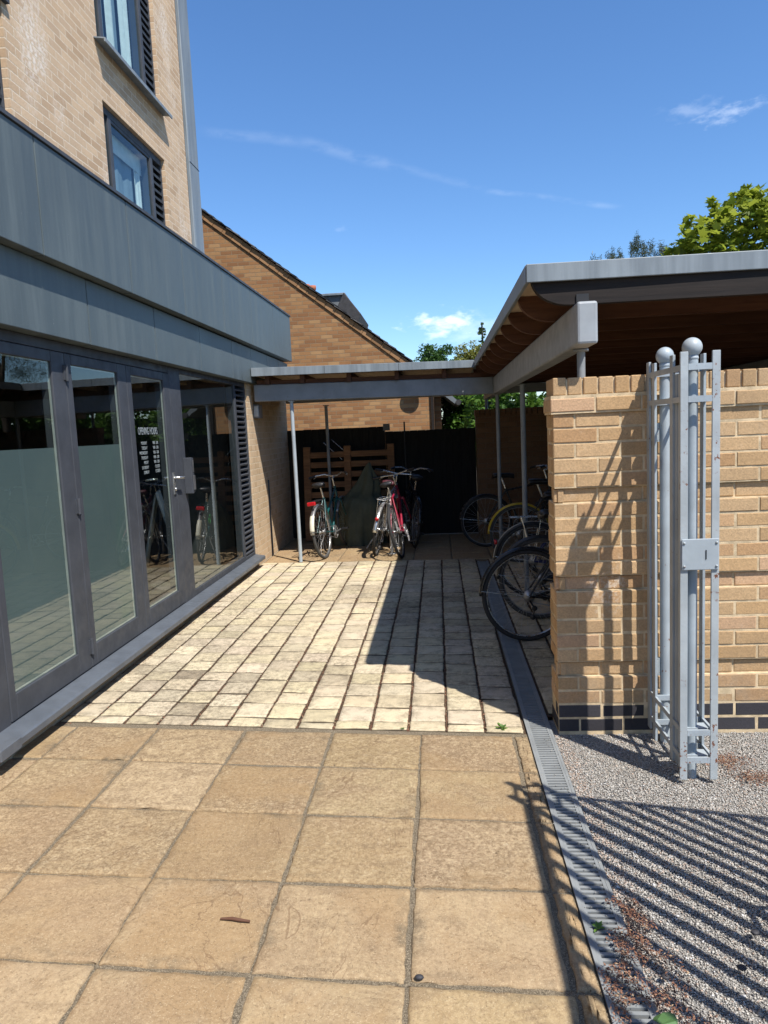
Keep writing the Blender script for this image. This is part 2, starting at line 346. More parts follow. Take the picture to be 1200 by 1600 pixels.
# ------------------------------------------------------------------ mesh helpers
class MB:
    def __init__(s): s.v = []; s.f = []; s.sm = []; s.c = []; s.col = (1, 1, 1)
    def add(s, vs, fs, smooth=False):
        o = len(s.v); s.v += [tuple(p) for p in vs]
        for f in fs: s.f.append(tuple(i + o for i in f)); s.sm.append(smooth); s.c.append(s.col)
        return s
    def box(s, x0, x1, y0, y1, z0, z1):
        v = [(x0, y0, z0), (x1, y0, z0), (x1, y1, z0), (x0, y1, z0), (x0, y0, z1), (x1, y0, z1), (x1, y1, z1), (x0, y1, z1)]
        return s.add(v, [(0, 3, 2, 1), (4, 5, 6, 7), (0, 1, 5, 4), (1, 2, 6, 5), (2, 3, 7, 6), (3, 0, 4, 7)])
    def bar(s, p, q, w, h, up=(0, 0, 1)):
        """a rectangular bar from p to q, w across and h in the up direction"""
        p = Vector(p); q = Vector(q); d = (q - p).normalized(); u = Vector(up); sx = d.cross(u)
        if sx.length < 1e-4: sx = d.cross(Vector((1, 0, 0)))
        sx.normalize(); u = sx.cross(d).normalized(); v = []
        for e in (p, q):
            for a, b in ((-1, -1), (1, -1), (1, 1), (-1, 1)): v.append(e + sx * (a * w / 2) + u * (b * h / 2))
        return s.add(v, [(0, 1, 2, 3), (7, 6, 5, 4), (0, 4, 5, 1), (1, 5, 6, 2), (2, 6, 7, 3), (3, 7, 4, 0)])
    def tube(s, pts, r, n=8, closed=False, caps=True):
        P = [Vector(p) for p in pts]; m = len(P); rr = r if isinstance(r, (list, tuple)) else [r] * m
        vs = []; fs = []; prev = None
        for i, p in enumerate(P):
            a = P[(i - 1) % m] if (closed or i > 0) else p; b = P[(i + 1) % m] if (closed or i < m - 1) else p
            d = (b - a).normalized()
            if prev is None:
                t = Vector((0, 0, 1)) if abs(d.z) < .9 else Vector((1, 0, 0)); u = d.cross(t).normalized()
            else:
                u = prev - d * prev.dot(d)
                u = u.normalized() if u.length > 1e-6 else prev
            prev = u; w = d.cross(u)
            for k in range(n):
                an = 2 * math.pi * k / n; vs.append(p + (u * math.cos(an) + w * math.sin(an)) * rr[i])
        for i in range(m if closed else m - 1):
            j = (i + 1) % m
            for k in range(n): fs.append((i * n + k, i * n + (k + 1) % n, j * n + (k + 1) % n, j * n + k))
        s.add(vs, fs, True)
        if caps and not closed:
            s.add(vs[:n], [tuple(range(n))[::-1]]); s.add(vs[-n:], [tuple(range(n))])
        return s
    def ring(s, c, R_, r, axis='y', n=40, k=6, a0=0, a1=2 * math.pi):
        full = abs(a1 - a0 - 2 * math.pi) < 1e-6; pts = []
        cnt = n if full else n + 1
        for i in range(cnt):
            a = a0 + (a1 - a0) * i / n; ca, sa = math.cos(a) * R_, math.sin(a) * R_
            pts.append((c[0] + ca, c[1], c[2] + sa) if axis == 'y' else ((c[0] + ca, c[1] + sa, c[2]) if axis == 'z' else (c[0], c[1] + ca, c[2] + sa)))
        return s.tube(pts, r, k, full)
    def lathe(s, c, prof, n=16, axis='z', smooth=True):
        vs = []; fs = []; m = len(prof)
        for (r, h) in prof:
            for k in range(n):
                a = 2 * math.pi * k / n; x, y = r * math.cos(a), r * math.sin(a)
                p = (x, y, h) if axis == 'z' else ((x, h, y) if axis == 'y' else (h, x, y))
                vs.append((c[0] + p[0], c[1] + p[1], c[2] + p[2]))
        for i in range(m - 1):
            for k in range(n): fs.append((i * n + k, i * n + (k + 1) % n, (i + 1) * n + (k + 1) % n, (i + 1) * n + k))
        fs.append(tuple(range(n))[::-1]); fs.append(tuple((m - 1) * n + k for k in range(n)))
        return s.add(vs, fs, smooth)
    def ball(s, c, r, n=16, m=10, sq=(1, 1, 1)):
        prof = [(max(1e-4, math.sin(math.pi * i / m)), -math.cos(math.pi * i / m)) for i in range(m + 1)]; vs = []; fs = []
        for (pr_, h) in prof:
            for k in range(n):
                a = 2 * math.pi * k / n; vs.append((c[0] + r * sq[0] * pr_ * math.cos(a), c[1] + r * sq[1] * pr_ * math.sin(a), c[2] + r * sq[2] * h))
        for i in range(m):
            for k in range(n): fs.append((i * n + k, i * n + (k + 1) % n, (i + 1) * n + (k + 1) % n, (i + 1) * n + k))
        return s.add(vs, fs, True)
    def prism(s, outline, t0, t1, plane='xz'):
        """an outline extruded along the missing axis from t0 to t1"""
        n = len(outline)
        def P(a, b, t): return {'xz': (a, t, b), 'yz': (t, a, b), 'xy': (a, b, t)}[plane]
        v = [P(a, b, t0) for a, b in outline] + [P(a, b, t1) for a, b in outline]
        f = [tuple(range(n)), tuple(range(2 * n - 1, n - 1, -1))] + [(i, i + n, (i + 1) % n + n, (i + 1) % n) for i in range(n)]
        return s.add(v, f)
    def build(s, name, mat, parent=None, bevel=0.0, fixn=True, col=False):
        me = bpy.data.meshes.new(name); me.from_pydata(s.v, [], s.f); me.materials.append(MT[mat] if isinstance(mat, str) else mat)
        me.polygons.foreach_set('use_smooth', s.sm)
        if col:
            at = me.attributes.new('Col', 'FLOAT_COLOR', 'FACE'); flat = []
            for c in s.c: flat += [c[0], c[1], c[2], 1]
            at.data.foreach_set('color', flat)
        if fixn:
            import bmesh
            bm = bmesh.new(); bm.from_mesh(me); bmesh.ops.recalc_face_normals(bm, faces=bm.faces); bm.to_mesh(me); bm.free()
        me.update()
        o = bpy.data.objects.new(name, me); COL.objects.link(o)
        if parent is not None: o.parent = parent
        if bevel:
            m = o.modifiers.new('bevel', 'BEVEL'); m.width = bevel; m.segments = 2; m.limit_method = 'ANGLE'; m.angle_limit = R(40)
        return o

def np_mesh(name, V, Fc, mat, parent=None, col=None, smooth=False, extra=None, k=3):
    """Fc: n x k faces; col: n x 3 per-face colours; extra: {attr: per-point float}"""
    me = bpy.data.meshes.new(name); nV, nF = len(V), len(Fc)
    me.vertices.add(nV); me.vertices.foreach_set('co', np.ascontiguousarray(V, dtype=np.float32).ravel())
    me.loops.add(nF * k); me.loops.foreach_set('vertex_index', np.ascontiguousarray(Fc, dtype=np.int32).ravel())
    me.polygons.add(nF); me.polygons.foreach_set('loop_start', np.arange(0, nF * k, k, dtype=np.int32))
    me.update(calc_edges=True); me.materials.append(MT[mat] if isinstance(mat, str) else mat)
    if smooth: me.polygons.foreach_set('use_smooth', np.ones(nF, dtype=bool))
    if col is not None:
        at = me.attributes.new('Col', 'FLOAT_COLOR', 'FACE'); c4 = np.ones((nF, 4), dtype=np.float32); c4[:, :3] = col; at.data.foreach_set('color', c4.ravel())
    for nm, val in (extra or {}).items():
        dom = 'POINT' if len(val) == nV else 'FACE'
        at = me.attributes.new(nm, 'FLOAT', dom); at.data.foreach_set('value', np.ascontiguousarray(val, dtype=np.float32))
    o = bpy.data.objects.new(name, me); COL.objects.link(o)
    if parent is not None: o.parent = parent
    return o

def tag(o, label=None, cat=None, group=None, kind=None):
    if label: o['label'] = label
    if cat: o['category'] = cat
    if group: o['group'] = group
    if kind: o['kind'] = kind
    return o
def empty(name, loc=(0, 0, 0), label=None, cat=None, group=None, rot=None):
    o = bpy.data.objects.new(name, None); COL.objects.link(o); o.location = loc; o.empty_display_size = .1
    if rot: o.rotation_euler = rot
    return tag(o, label, cat, group)
def local(root):
    """children may be built in world coordinates: undo the root's offset"""
    off = Vector(root.location)
    for ch in root.children: ch.location = Vector(ch.location) - off

# ================================================================== GROUND
g = MB(); g.add([(-300, -120, -.06), (300, -120, -.06), (300, 600, -.06), (-300, 600, -.06)], [(0, 1, 2, 3)])
tag(g.build('ground', 'land', fixn=False), kind='structure')

def paving(name, quads, mat, colf, n=6, bow=.0015, edge_w=.022, thick=.03, rough_edge=.0016, worn_of=None):
    """separate slabs: each a small grid with rounded arrises, in one sheet of paving"""
    V = []; Fq = []; colr = []; edge = []; worn = []; base = 0
    for q in quads:
        q = np.array(q, dtype=float); cen = q.mean(0); ew0 = edge_w
        lx = np.linalg.norm(q[1] - q[0]); ly = np.linalg.norm(q[3] - q[0]); edge_w = min(ew0, .3 * lx, .3 * ly)
        tx = np.array([0, .005 / lx] + list(np.linspace(edge_w / lx, 1 - edge_w / lx, n)) + [1 - .005 / lx, 1])
        ty = np.array([0, .005 / ly] + list(np.linspace(edge_w / ly, 1 - edge_w / ly, n)) + [1 - .005 / ly, 1])
        A, B = np.meshgrid(tx, ty, indexing='ij'); m = len(tx)
        P = ((1 - A) * (1 - B))[..., None] * q[0] + (A * (1 - B))[..., None] * q[1] + (A * B)[..., None] * q[2] + ((1 - A) * B)[..., None] * q[3]
        tilt = RNG.normal(0, .0016, 2); z = RNG.normal(0, .0012) + tilt[0] * (A - .5) + tilt[1] * (B - .5)
        ph = RNG.uniform(0, 6, 4)
        z = z + bow * (np.sin(P[..., 0] * 17 + ph[0]) * np.sin(P[..., 1] * 15 + ph[1]) + .6 * np.sin(P[..., 0] * 31 + P[..., 1] * 23 + ph[2]))
        de = np.minimum(np.minimum(A, 1 - A) * lx, np.minimum(B, 1 - B) * ly)
        z = z - np.where(de < .001, .006, np.where(de < .007, .0012, 0))
        jit = np.where(de < .03, 1, 0) * RNG.normal(0, rough_edge, A.shape)
        P[..., 0] += jit; P[..., 1] += np.where(de < .03, 1, 0) * RNG.normal(0, rough_edge, A.shape)
        P[..., 2] = z + q[:, 2].mean()
        V.append(P.reshape(-1, 3)); edge.append(np.where(de < .001, 1.45, np.where(de < edge_w * 1.05, 1.0, 0.0)).ravel()); worn.append(np.full(m * m, random.uniform(.15, 1) if worn_of is None else worn_of(cen)))
        I = np.arange(m * m).reshape(m, m) + base
        Fq.append(np.stack([I[:-1, :-1], I[1:, :-1], I[1:, 1:], I[:-1, 1:]], -1).reshape(-1, 4))
        colr.append(np.repeat([colf()], (m - 1) ** 2, 0)); base += m * m
        # skirts
        ring = np.concatenate([I[:, 0], I[-1, 1:], I[-2::-1, -1], I[0, -2:0:-1]]); low = P.reshape(-1, 3)[ring - (base - m * m)].copy(); low[:, 2] -= thick
        V.append(low); edge.append(np.full(len(ring), 2.2)); worn.append(np.ones(len(ring))); J = np.arange(len(ring)) + base; base += len(ring); edge_w = ew0
        Fq.append(np.stack([ring, np.roll(ring, -1), np.roll(J, -1), J], -1)[:, ::-1]); colr.append(np.repeat([colf()], len(ring), 0))
    return np_mesh(name, np.concatenate(V), np.concatenate(Fq), mat, col=np.concatenate(colr), smooth=False, extra={'edge': np.concatenate(edge), 'worn': np.concatenate(worn)}, k=4)

# --- foreground sandstone slabs
xl = [-3.14, -2.637, -2.132, -1.632, -1.125, -.629, -.149, .331]
yrow = [(3.70, -.088), (3.30, -.079), (2.862, -.067), (2.405, -.052), (1.955, -.058), (1.50, -.058), (1.03, -.058), (.57, -.058), (.10, -.058), (-.4, -.058), (-.9, -.058)]
def yat(r, x): return yrow[r][0] + yrow[r][1] * (x + .15)
def slabcol():
    t = random.random(); base = (np.array((.335, .240, .130)) * (1 - t) + np.array((.42, .315, .185)) * t) * random.uniform(.86, 1.10)
    return base * np.array((1, random.uniform(.98, 1.02), random.uniform(.94, 1.06)))
quads = []
for r in range(len(yrow) - 1):
    for c in range(len(xl) - 1):
        jw = random.uniform(.0055, .0095); x0, x1 = xl[c] + jw, xl[c + 1] - jw
        def J(): return random.uniform(-.005, .005)
        q = [(x0 + J(), yat(r + 1, x0) + .008 + J(), 0), (x1 + J(), yat(r + 1, x1) + .008 + J(), 0), (x1 + J(), yat(r, x1) - .008 + J(), 0), (x0 + J(), yat(r, x0) - .008 + J(), 0)]
        if c == 0 and r > 1 or c > 0 or True: quads.append(q)
    for _ in (0,): quads.append([(.341, yat(r + 1, .34) + .008, 0), (.405, yat(r + 1, .4) + .008, 0), (.405, yat(r, .4) - .006, 0), (.341, yat(r, .34) - .006, 0)])
tag(paving('sandstone_paving', quads, 'slab', slabcol, 14, rough_edge=.0022, bow=.0010, worn_of=lambda c: random.uniform(.55, 1) if c[1] > 2.38 else random.uniform(.05, .45)), kind='structure')
g = MB(); g.add([(-3.2, -1, -.0085), (.408, -1, -.0085), (.408, 3.69, -.0085), (-3.2, 4.02, -.0085)], [(0, 1, 2, 3)])
tag(g.build('paving_bed', 'joint', fixn=False), kind='structure')

# --- small square setts
quads = []; NC, NR = 13, 25
def gridpt(u, v):   # u 0..1 across, v 0..1 along
    x = -2.29 + u * (2.29 + .402); yn = 3.934 - .0905 * (x + 2.298); yf = 8.93 - .061 * (x + 2.1)
    return x, yn + (yf - yn) * v
vv = [0, .022] + list(np.linspace(.022, 1, NR + 1))[1:]
def sett_col():
    return np.array((.63, .535, .37)) * random.uniform(.84, 1.08) * np.array((1, random.uniform(.97, 1.02), random.uniform(.92, 1.05)))
for i in range(NC):
    bounds = [0, .022]; 
    while bounds[-1] < 1: bounds.append(bounds[-1] + random.choice((.0385, .0395, .040, .041, .0405, .034)))
    off = random.uniform(-.012, .012); bounds = [0, .021 + off * .5] + [v_ + off for v_ in bounds[2:] if v_ + off < .985] + [1]
    for a_, b_ in zip(bounds[:-1], bounds[1:]):
        jx = .0066 / 2.69; jy = .0050 / 5; sk = random.uniform(-.0012, .0012)
        q = [gridpt(i / NC + jx, a_ + jy), gridpt((i + 1) / NC - jx, a_ + jy + sk), gridpt((i + 1) / NC - jx, b_ - jy + sk), gridpt(i / NC + jx, b_ - jy)]
        jj = random.uniform(-.003, .003); quads.append([(p[0] + jj, p[1], 0) for p in q])
# the strip of setts beyond the drain, under the bicycles
for i in range(9):
    for j in range(34):
        x0 = .552 + i * .205; y0 = 3.95 + j * .2
        if y0 > 8.7: continue
        quads.append([(x0 + .008, y0 + .003, 0), (x0 + .197, y0 + .003, 0), (x0 + .197, y0 + .197, 0), (x0 + .008, y0 + .197, 0)])
tag(paving('sett_paving', quads, 'paver', sett_col, 4, .0011, .02, worn_of=lambda c: max(0, random.gauss(.28, .24))), kind='structure')
g = MB(); g.add([(-2.3, 3.69, -.0115), (.408, 3.66, -.0115), (.408, 8.83, -.0115), (-2.3, 8.99, -.0115)], [(0, 1, 2, 3)])
g.add([(.545, 3.92, -.0115), (4.2, 3.92, -.0115), (4.2, 8.8, -.0115), (.545, 8.8, -.0115)], [(0, 1, 2, 3)])
tag(g.build('sett_bed', 'joint2', fixn=False), kind='structure')

# --- slabs at the back under the shelter
quads = []
for j, (ya, yb) in enumerate(((0, .42), (.42, .9), (.9, 1.4), (1.4, 2.1))):
    for i in range(14):
        x0 = -2.28 + i * .48; x1 = x0 + .48
        y0 = 8.94 - .061 * (x0 + 2.1) if x0 < .4 else 8.80; y1 = 8.94 - .061 * (x1 + 2.1) if x0 < .4 else 8.80
        quads.append([(x0 + .006, y0 + ya + .006, 0), (x1 - .006, y1 + ya + .006, 0), (x1 - .006, y1 + yb - .006, 0), (x0 + .006, y0 + yb - .006, 0)])
def backcol(): return np.array((.33, .222, .115)) * random.uniform(.85, 1.1) * np.array((1, random.uniform(.97, 1.03), 1))
tag(paving('back_paving', quads, 'slab', backcol, 5), kind='structure')
g = MB(); g.add([(-2.3, 8.7, -.013), (4.5, 8.7, -.013), (4.5, 11.2, -.013), (-2.3, 11.2, -.013)], [(0, 1, 2, 3)])
tag(g.build('back_paving_bed', 'joint', fixn=False), kind='structure')

# --- gravel
g = MB(); g.add([(.545, -1.5, -.021), (4.5, -1.5, -.021), (4.5, 3.9, -.021), (.545, 3.9, -.021)], [(0, 1, 2, 3)])
tag(g.build('gravel_bed', 'gravel_bed', fixn=False), kind='structure')
def pebbles(name, xy, size, cols, mat, zf, flat=.6):
    n = len(xy); base = np.array([(1, 0, 0), (-1, 0, 0), (0, 1, 0), (0, -1, 0), (0, 0, 1), (0, 0, -1)], dtype=float)
    tri = np.array([(0, 2, 4), (2, 1, 4), (1, 3, 4), (3, 0, 4), (2, 0, 5), (1, 2, 5), (3, 1, 5), (0, 3, 5)])
    P = base[None] * RNG.uniform(.6, 1.35, (n, 6, 1)) + RNG.normal(0, .16, (n, 6, 3)); P[..., 2] *= flat
    a = RNG.uniform(0, 6.28, n); ca, sa = np.cos(a), np.sin(a)
    x = P[..., 0] * ca[:, None] - P[..., 1] * sa[:, None]; y = P[..., 0] * sa[:, None] + P[..., 1] * ca[:, None]
    b = RNG.normal(0, .5, n); z = P[..., 2] + y * np.sin(b)[:, None] * .5
    Q = np.stack([x, y, z], -1) * size[:, None, None]
    Q[..., 0] += xy[:, 0:1]; Q[..., 1] += xy[:, 1:2]; Q[..., 2] += zf[:, None]
    Fc = (tri[None] + (np.arange(n) * 6)[:, None, None]).reshape(-1, 3)
    return np_mesh(name, Q.reshape(-1, 3), Fc, mat, col=np.repeat(cols, 8, 0))
n = 190000; xy = np.stack([RNG.uniform(.55, 2.35, n), RNG.uniform(1.3, 3.70, n)], 1)
xy = xy[(xy[:, 0] < .72 + xy[:, 1] * .5)]; n = len(xy)
t = RNG.random((n, 1)); cols = (np.array([(.30, .28, .25)]) * (1 - t) + np.array([(.56, .53, .475)]) * t) * RNG.uniform(.82, 1.12, (n, 1))
pk = RNG.random(n) < .10 + .35 * (xy[:, 0] < .62); cols[pk] *= np.array((1.12, .92, .82)); cols[RNG.random(n) < .05] = (.62, .61, .59)
cols[RNG.random(n) < .04] = (.10, .10, .105)
gz = -.0185 + RNG.uniform(0, .0035, n) + .002 * np.sin(xy[:, 0] * 5 + 1) * np.sin(xy[:, 1] * 4)
tag(pebbles('gravel', xy, RNG.uniform(.0019, .0050, n) * np.where(RNG.random(n) < .02, 1.7, 1), cols, 'stone', gz, .5), 'loose grey gravel beside the drain and under the gate', 'gravel', kind='stuff')

n = 260; xy2 = np.stack([.545 - np.abs(RNG.normal(0, .05, n)), RNG.uniform(1.4, 3.7, n)], 1); k2 = xy2[:, 0] > .2; xy2 = xy2[k2]; n = len(xy2)
tag(pebbles('loose_grit', xy2, RNG.uniform(.0016, .0038, n), np.array([(.42, .40, .36)]) * RNG.uniform(.5, 1.2, (n, 1)), 'stone', np.full(n, .0015), .5), 'scattered grit spilled from the gravel over the drain edge', 'grit', kind='stuff')
# --- dry red-brown flakes
def flakes(name, xy, z, smin, smax, label):
    n = len(xy); L_ = RNG.uniform(smin, smax, n); W = L_ * RNG.uniform(.25, .6, n); a = RNG.uniform(0, 6.28, n)
    q = np.array([(-1, 0), (0, -1), (1, 0), (0, 1)], dtype=float); P = np.zeros((n, 4, 3))
    lx = q[None, :, 0] * L_[:, None]; ly = q[None, :, 1] * W[:, None]
    P[..., 0] = lx * np.cos(a)[:, None] - ly * np.sin(a)[:, None] + xy[:, 0:1]; P[..., 1] = lx * np.sin(a)[:, None] + ly * np.cos(a)[:, None] + xy[:, 1:2]
    P[..., 2] = z[:, None] + q[None, :, 0] * RNG.normal(0, .35, (n, 1)) * L_[:, None] + q[None, :, 1] * RNG.normal(0, .4, (n, 1)) * W[:, None]
    P[..., 2] = np.maximum(P[..., 2], -.02)
    t = RNG.random((n, 1)); c = np.array([(.10, .042, .026)]) * (1 - t) + np.array([(.30, .155, .095)]) * t
    c[RNG.random(n) < .08] = (.42, .30, .19)
    Fc = (np.array([(0, 1, 2, 3)])[None] + (np.arange(n) * 4)[:, None, None]).reshape(-1, 4)
    return tag(np_mesh(name, P.reshape(-1, 3), Fc, 'flake', col=c, k=4), label, 'dry debris', kind='stuff')
n = 8000
yy = RNG.uniform(1.2, 2.32, n); wd = .11 + .12 * (2.4 - yy) / 1.1
xx = .50 + np.abs(RNG.normal(0, 1, n)) * wd * .8 - .06 * RNG.random(n) + .06 * np.sin(yy * 9)
k = (xx > .41) & (xx < .60 + (2.35 - yy) * .22) & (np.sin(yy * 31 + xx * 22) + np.sin(yy * 17 - xx * 40) > -1.0 + RNG.random(n) * .9); xx, yy = xx[k], yy[k]
hump = .004 + .018 * RNG.random(len(xx)) * np.clip(1 - np.abs(xx - .56) / .2, 0, 1)
hump += .006 * (xx < .55)
flakes('fallen_flakes', np.stack([xx, yy], 1), hump, .0022, .0062, 'red-brown dry flakes heaped over the near end of the drain')
n = 1500; c = RNG.integers(0, 2, n); cx = np.array([(1.30, 3.36), (1.36, 3.20)])[c]
flakes('fallen_petals', cx + RNG.normal(0, 1, (n, 2)) * np.array((.055, .04)), -.006 + .008 * RNG.random(n), .0022, .006, 'two small patches of red-brown flakes on the gravel beside the gate foot')
# litter lodged in the sett joints and along the sill
n = 5600; i = RNG.integers(1, 13, n); v = RNG.random(n) ** 1.35; keep = RNG.random(n) < np.where(i > 5, 1, .45); i, v = i[keep], v[keep]
pts = np.array([gridpt(a / NC, b) for a, b in zip(i, v)]); pts[:, 0] += RNG.normal(0, .0042, len(pts))
n2 = 3000; yb = RNG.uniform(3.9, 8.6, n2); sidey = np.stack([-2.20 - .07 * RNG.random(n2) + .0, yb], 1)
pts = np.concatenate([pts, sidey])
flakes('joint_litter', pts, -.007 + .007 * RNG.random(len(pts)), .003, .008, 'brown litter lodged in the joints of the small setts')

# ================================================================== DRAIN
dr = empty('drain_channel', (.475, 5, 0), 'galvanised slotted drain channel running along the edge of the paving', 'drain')
m = MB(); m.box(.412, .424, 1.0, 8.62, -.03, .001); m.box(.531, .543, 1.0, 8.62, -.03, .001); m.build('channel_edge', 'steelgrate', dr)
m = MB(); m.box(.425, .530, 1.0, 8.62, -.08, -.05); m.build('channel_bed', 'dark_void', dr)
m = MB(); m.box(.4245, .436, 1.0, 8.62, -.012, .0); m.box(.519, .5305, 1.0, 8.62, -.012, .0)
y = 1.0
while y < 8.6:
    m.box(.4362, .5188, y, y + .0125, -.012, -.0012); y += .025
m.build('grating', 'steelgrate', dr, bevel=.0)
local(dr)

# ================================================================== BUILDING ON THE LEFT
bl = empty('brick_building', (-3, 6, 0), 'pale brick building with grey zinc fascia and glazed folding doors', 'building')
XB = -2.29
def wall_x(mb, xb, xf, y0, y1, z0, z1, holes):
    ys = sorted({y0, y1, *[h[0] for h in holes], *[h[1] for h in holes]}); zs = sorted({z0, z1, *[h[2] for h in holes], *[h[3] for h in holes]})
    for a, b in zip(ys[:-1], ys[1:]):
        for c, d in zip(zs[:-1], zs[1:]):
            if any(h[0] - 1e-6 <= a and b <= h[1] + 1e-6 and h[2] - 1e-6 <= c and d <= h[3] + 1e-6 for h in holes): continue
            mb.box(xb, xf, a, b, c, d)
XU, ZU = -3.27, 3.1          # the upper storeys stand back behind the fascia
WINS = [(4.08, 5.82, 3.92, 5.07), (7.54, 9.23, 3.86, 5.07), (7.54, 9.23, 5.655, 7.85), (4.08, 5.82, 5.655, 7.85)]
m = MB(); wall_x(m, XU - .36, XU, .5, 10.07, ZU, 12.5, WINS); m.build('upper_wall', 'buff', bl)
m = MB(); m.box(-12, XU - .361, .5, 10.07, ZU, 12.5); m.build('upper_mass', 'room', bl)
# zinc corner with its dark joint
m = MB(); m.box(-12, XU + .035, 10.12, 10.51, ZU, 12.5); m.build('corner_trim', 'zinc2', bl, bevel=.015)
m = MB(); m.box(-12, XU - .012, 10.071, 10.119, ZU, 12.5); m.build('corner_joint', 'gasket', bl)
m = MB(); m.box(XU + .0351, XU + .039, 10.12, 10.512, 5.36, 5.367); m.build('trim_seam', 'gasket', bl)
# lower brickwork
m = MB(); m.box(-2.52, XB, 8.722, 10.98, -.02, 2.30); m.build('pier_wall', 'buff2', bl)
m = MB(); m.box(-2.52, XB - .004, 3.3, 8.721, -.02, .098); m.build('plinth', 'buff2', bl)
m = MB(); m.box(-2.55, XB - .05, -1.5, 3.40, -.02, 2.30); m.build('near_wall', 'buff2', bl)
m = MB(); m.box(-2.2895, -2.272, 9.50, 9.52, 0, 1.02); m.build('wall_strip', 'frame', bl)  # thin grey upright strip standing proud of the pier wall
# fascia
cuts = [.3, 1.7, 2.85, 4.02, 5.20, 6.318, 7.487, 8.63, 9.8, 10.95]
for a, b in zip(cuts[:-1], cuts[1:]):
    m = MB(); s0 = (a - 3.7) * .0035; s1 = (b - 3.7) * .0035; a2 = a + .0045; b2 = b - .0045
    v = [(-2.40, a2, 2.667 + s0), (-2.15, a2, 2.667 + s0), (-2.15, b2, 2.667 + s1), (-2.40, b2, 2.667 + s1), (-2.40, a2, 3.298 + s0 * 2), (-2.15, a2, 3.298 + s0 * 2), (-2.15, b2, 3.298 + s1 * 2), (-2.40, b2, 3.298 + s1 * 2)]
    m.add(v, [(0, 3, 2, 1), (4, 5, 6, 7), (0, 1, 5, 4), (1, 2, 6, 5), (2, 3, 7, 6), (3, 0, 4, 7)]); m.build('upper_fascia_panel', 'zinc', bl, bevel=.004)
m = MB(); v = []
for (yy_, zz) in ((.3, 3.302 - .024), (10.965, 3.302 + .05)):
    v += [(-2.45, yy_, zz), (-2.138, yy_, zz), (-2.138, yy_, zz + .022), (-2.45, yy_, zz + .022)]
m.add(v, [(0, 1, 2, 3), (7, 6, 5, 4), (0, 4, 5, 1), (1, 5, 6, 2), (2, 6, 7, 3), (3, 7, 4, 0)]); m.build('fascia_capping', 'frame', bl)
cuts = [.3, 1.1, 2.3, 3.46, 4.635, 5.756, 6.86, 7.95, 8.76, 9.6, 10.3, 10.93]
for a, b in zip(cuts[:-1], cuts[1:]):
    m = MB(); m.box(-2.41, -2.222, a + .0045, b - .0045, 2.25, 2.664); m.build('lower_fascia_panel', 'zinc', bl, bevel=.004)
m = MB(); m.box(-2.405, -2.24, .3, 10.92, 2.255, 2.66); m.build('fascia_backing', 'gasket', bl)
m = MB(); m.box(-12, -2.44, .3, 10.9, 3.16, 3.24); m.build('flat_roof', 'lead', bl)
# room behind the glass (walls, floor, ceiling)
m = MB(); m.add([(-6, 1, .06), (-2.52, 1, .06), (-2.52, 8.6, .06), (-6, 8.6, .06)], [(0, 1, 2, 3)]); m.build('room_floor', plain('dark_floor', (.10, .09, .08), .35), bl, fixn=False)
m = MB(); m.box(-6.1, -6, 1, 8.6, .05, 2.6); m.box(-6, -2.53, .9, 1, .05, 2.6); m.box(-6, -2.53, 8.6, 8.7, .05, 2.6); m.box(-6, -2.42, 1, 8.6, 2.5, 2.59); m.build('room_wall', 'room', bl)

def frame_x(mb, xb, xf, y0, y1, z0, z1, l, r, b, t):
    mb.box(xb, xf, y0, y0 + l, z0, z1); mb.box(xb, xf, y1 - r, y1, z0, z1); mb.box(xb, xf, y0 + l, y1 - r, z0, z0 + b); mb.box(xb, xf, y0 + l, y1 - r, z1 - t, z1)
XF = -2.31
# outer frame of the folding doors
m = MB(); m.box(-2.40, XF, 3.40, 3.525, .10, 2.249); m.box(-2.40, XF, 3.525, 6.205, 2.186, 2.249); m.box(-2.40, XF - .004, 3.525, 6.205, .10, .158)
m.box(-2.40, XF + .002, 6.205, 6.475, .10, 2.249); m.build('door_frame', 'frame', bl, bevel=.004)
def leaf(y0, y1, gl, gr, film, zb=.162):
    d = empty('folding_door', (0, 0, 0)); d.parent = bl; d.location = (0, 0, 0)
    m = MB(); frame_x(m, -2.385, XF + .003, y0 + .0025, y1 - .0025, zb, 2.183, gl - y0, y1 - gr, .300 - zb, 2.183 - 2.116); m.build('door_leaf_frame', 'frame', d, bevel=.005)
    m = MB(); frame_x(m, -2.334, -2.3242, gl + .0005, gr - .0005, .3005, 2.1155, .006, .012, .007, .006); m.build('glazing_bead', 'bead', d)
    m = MB(); m.add([(-2.320, gl, .30), (-2.320, gr, .30), (-2.320, gr, 2.116), (-2.320, gl, 2.116)], [(0, 1, 2, 3)]); m.build('glass_pane', 'glass', d, fixn=False)
    if film:
        m = MB(); m.box(-2.342, -2.336, gl, gr, .301, 1.60); m.build('frosted_film', 'film', d)
    return d
d1 = leaf(3.526, 4.432, 3.584, 4.274, True); d2 = leaf(4.432, 5.332, 4.508, 5.184, True); d3 = leaf(5.332, 6.204, 5.414, 6.066, False)
for zc in (.30, 1.22, 2.06):
    m = MB(); m.tube([(-2.298, 4.432, zc - .05), (-2.298, 4.432, zc + .05)], .011, 10); m.box(-2.309, -2.300, 4.405, 4.459, zc - .045, zc + .045); m.build('hinge', 'frame', d2)
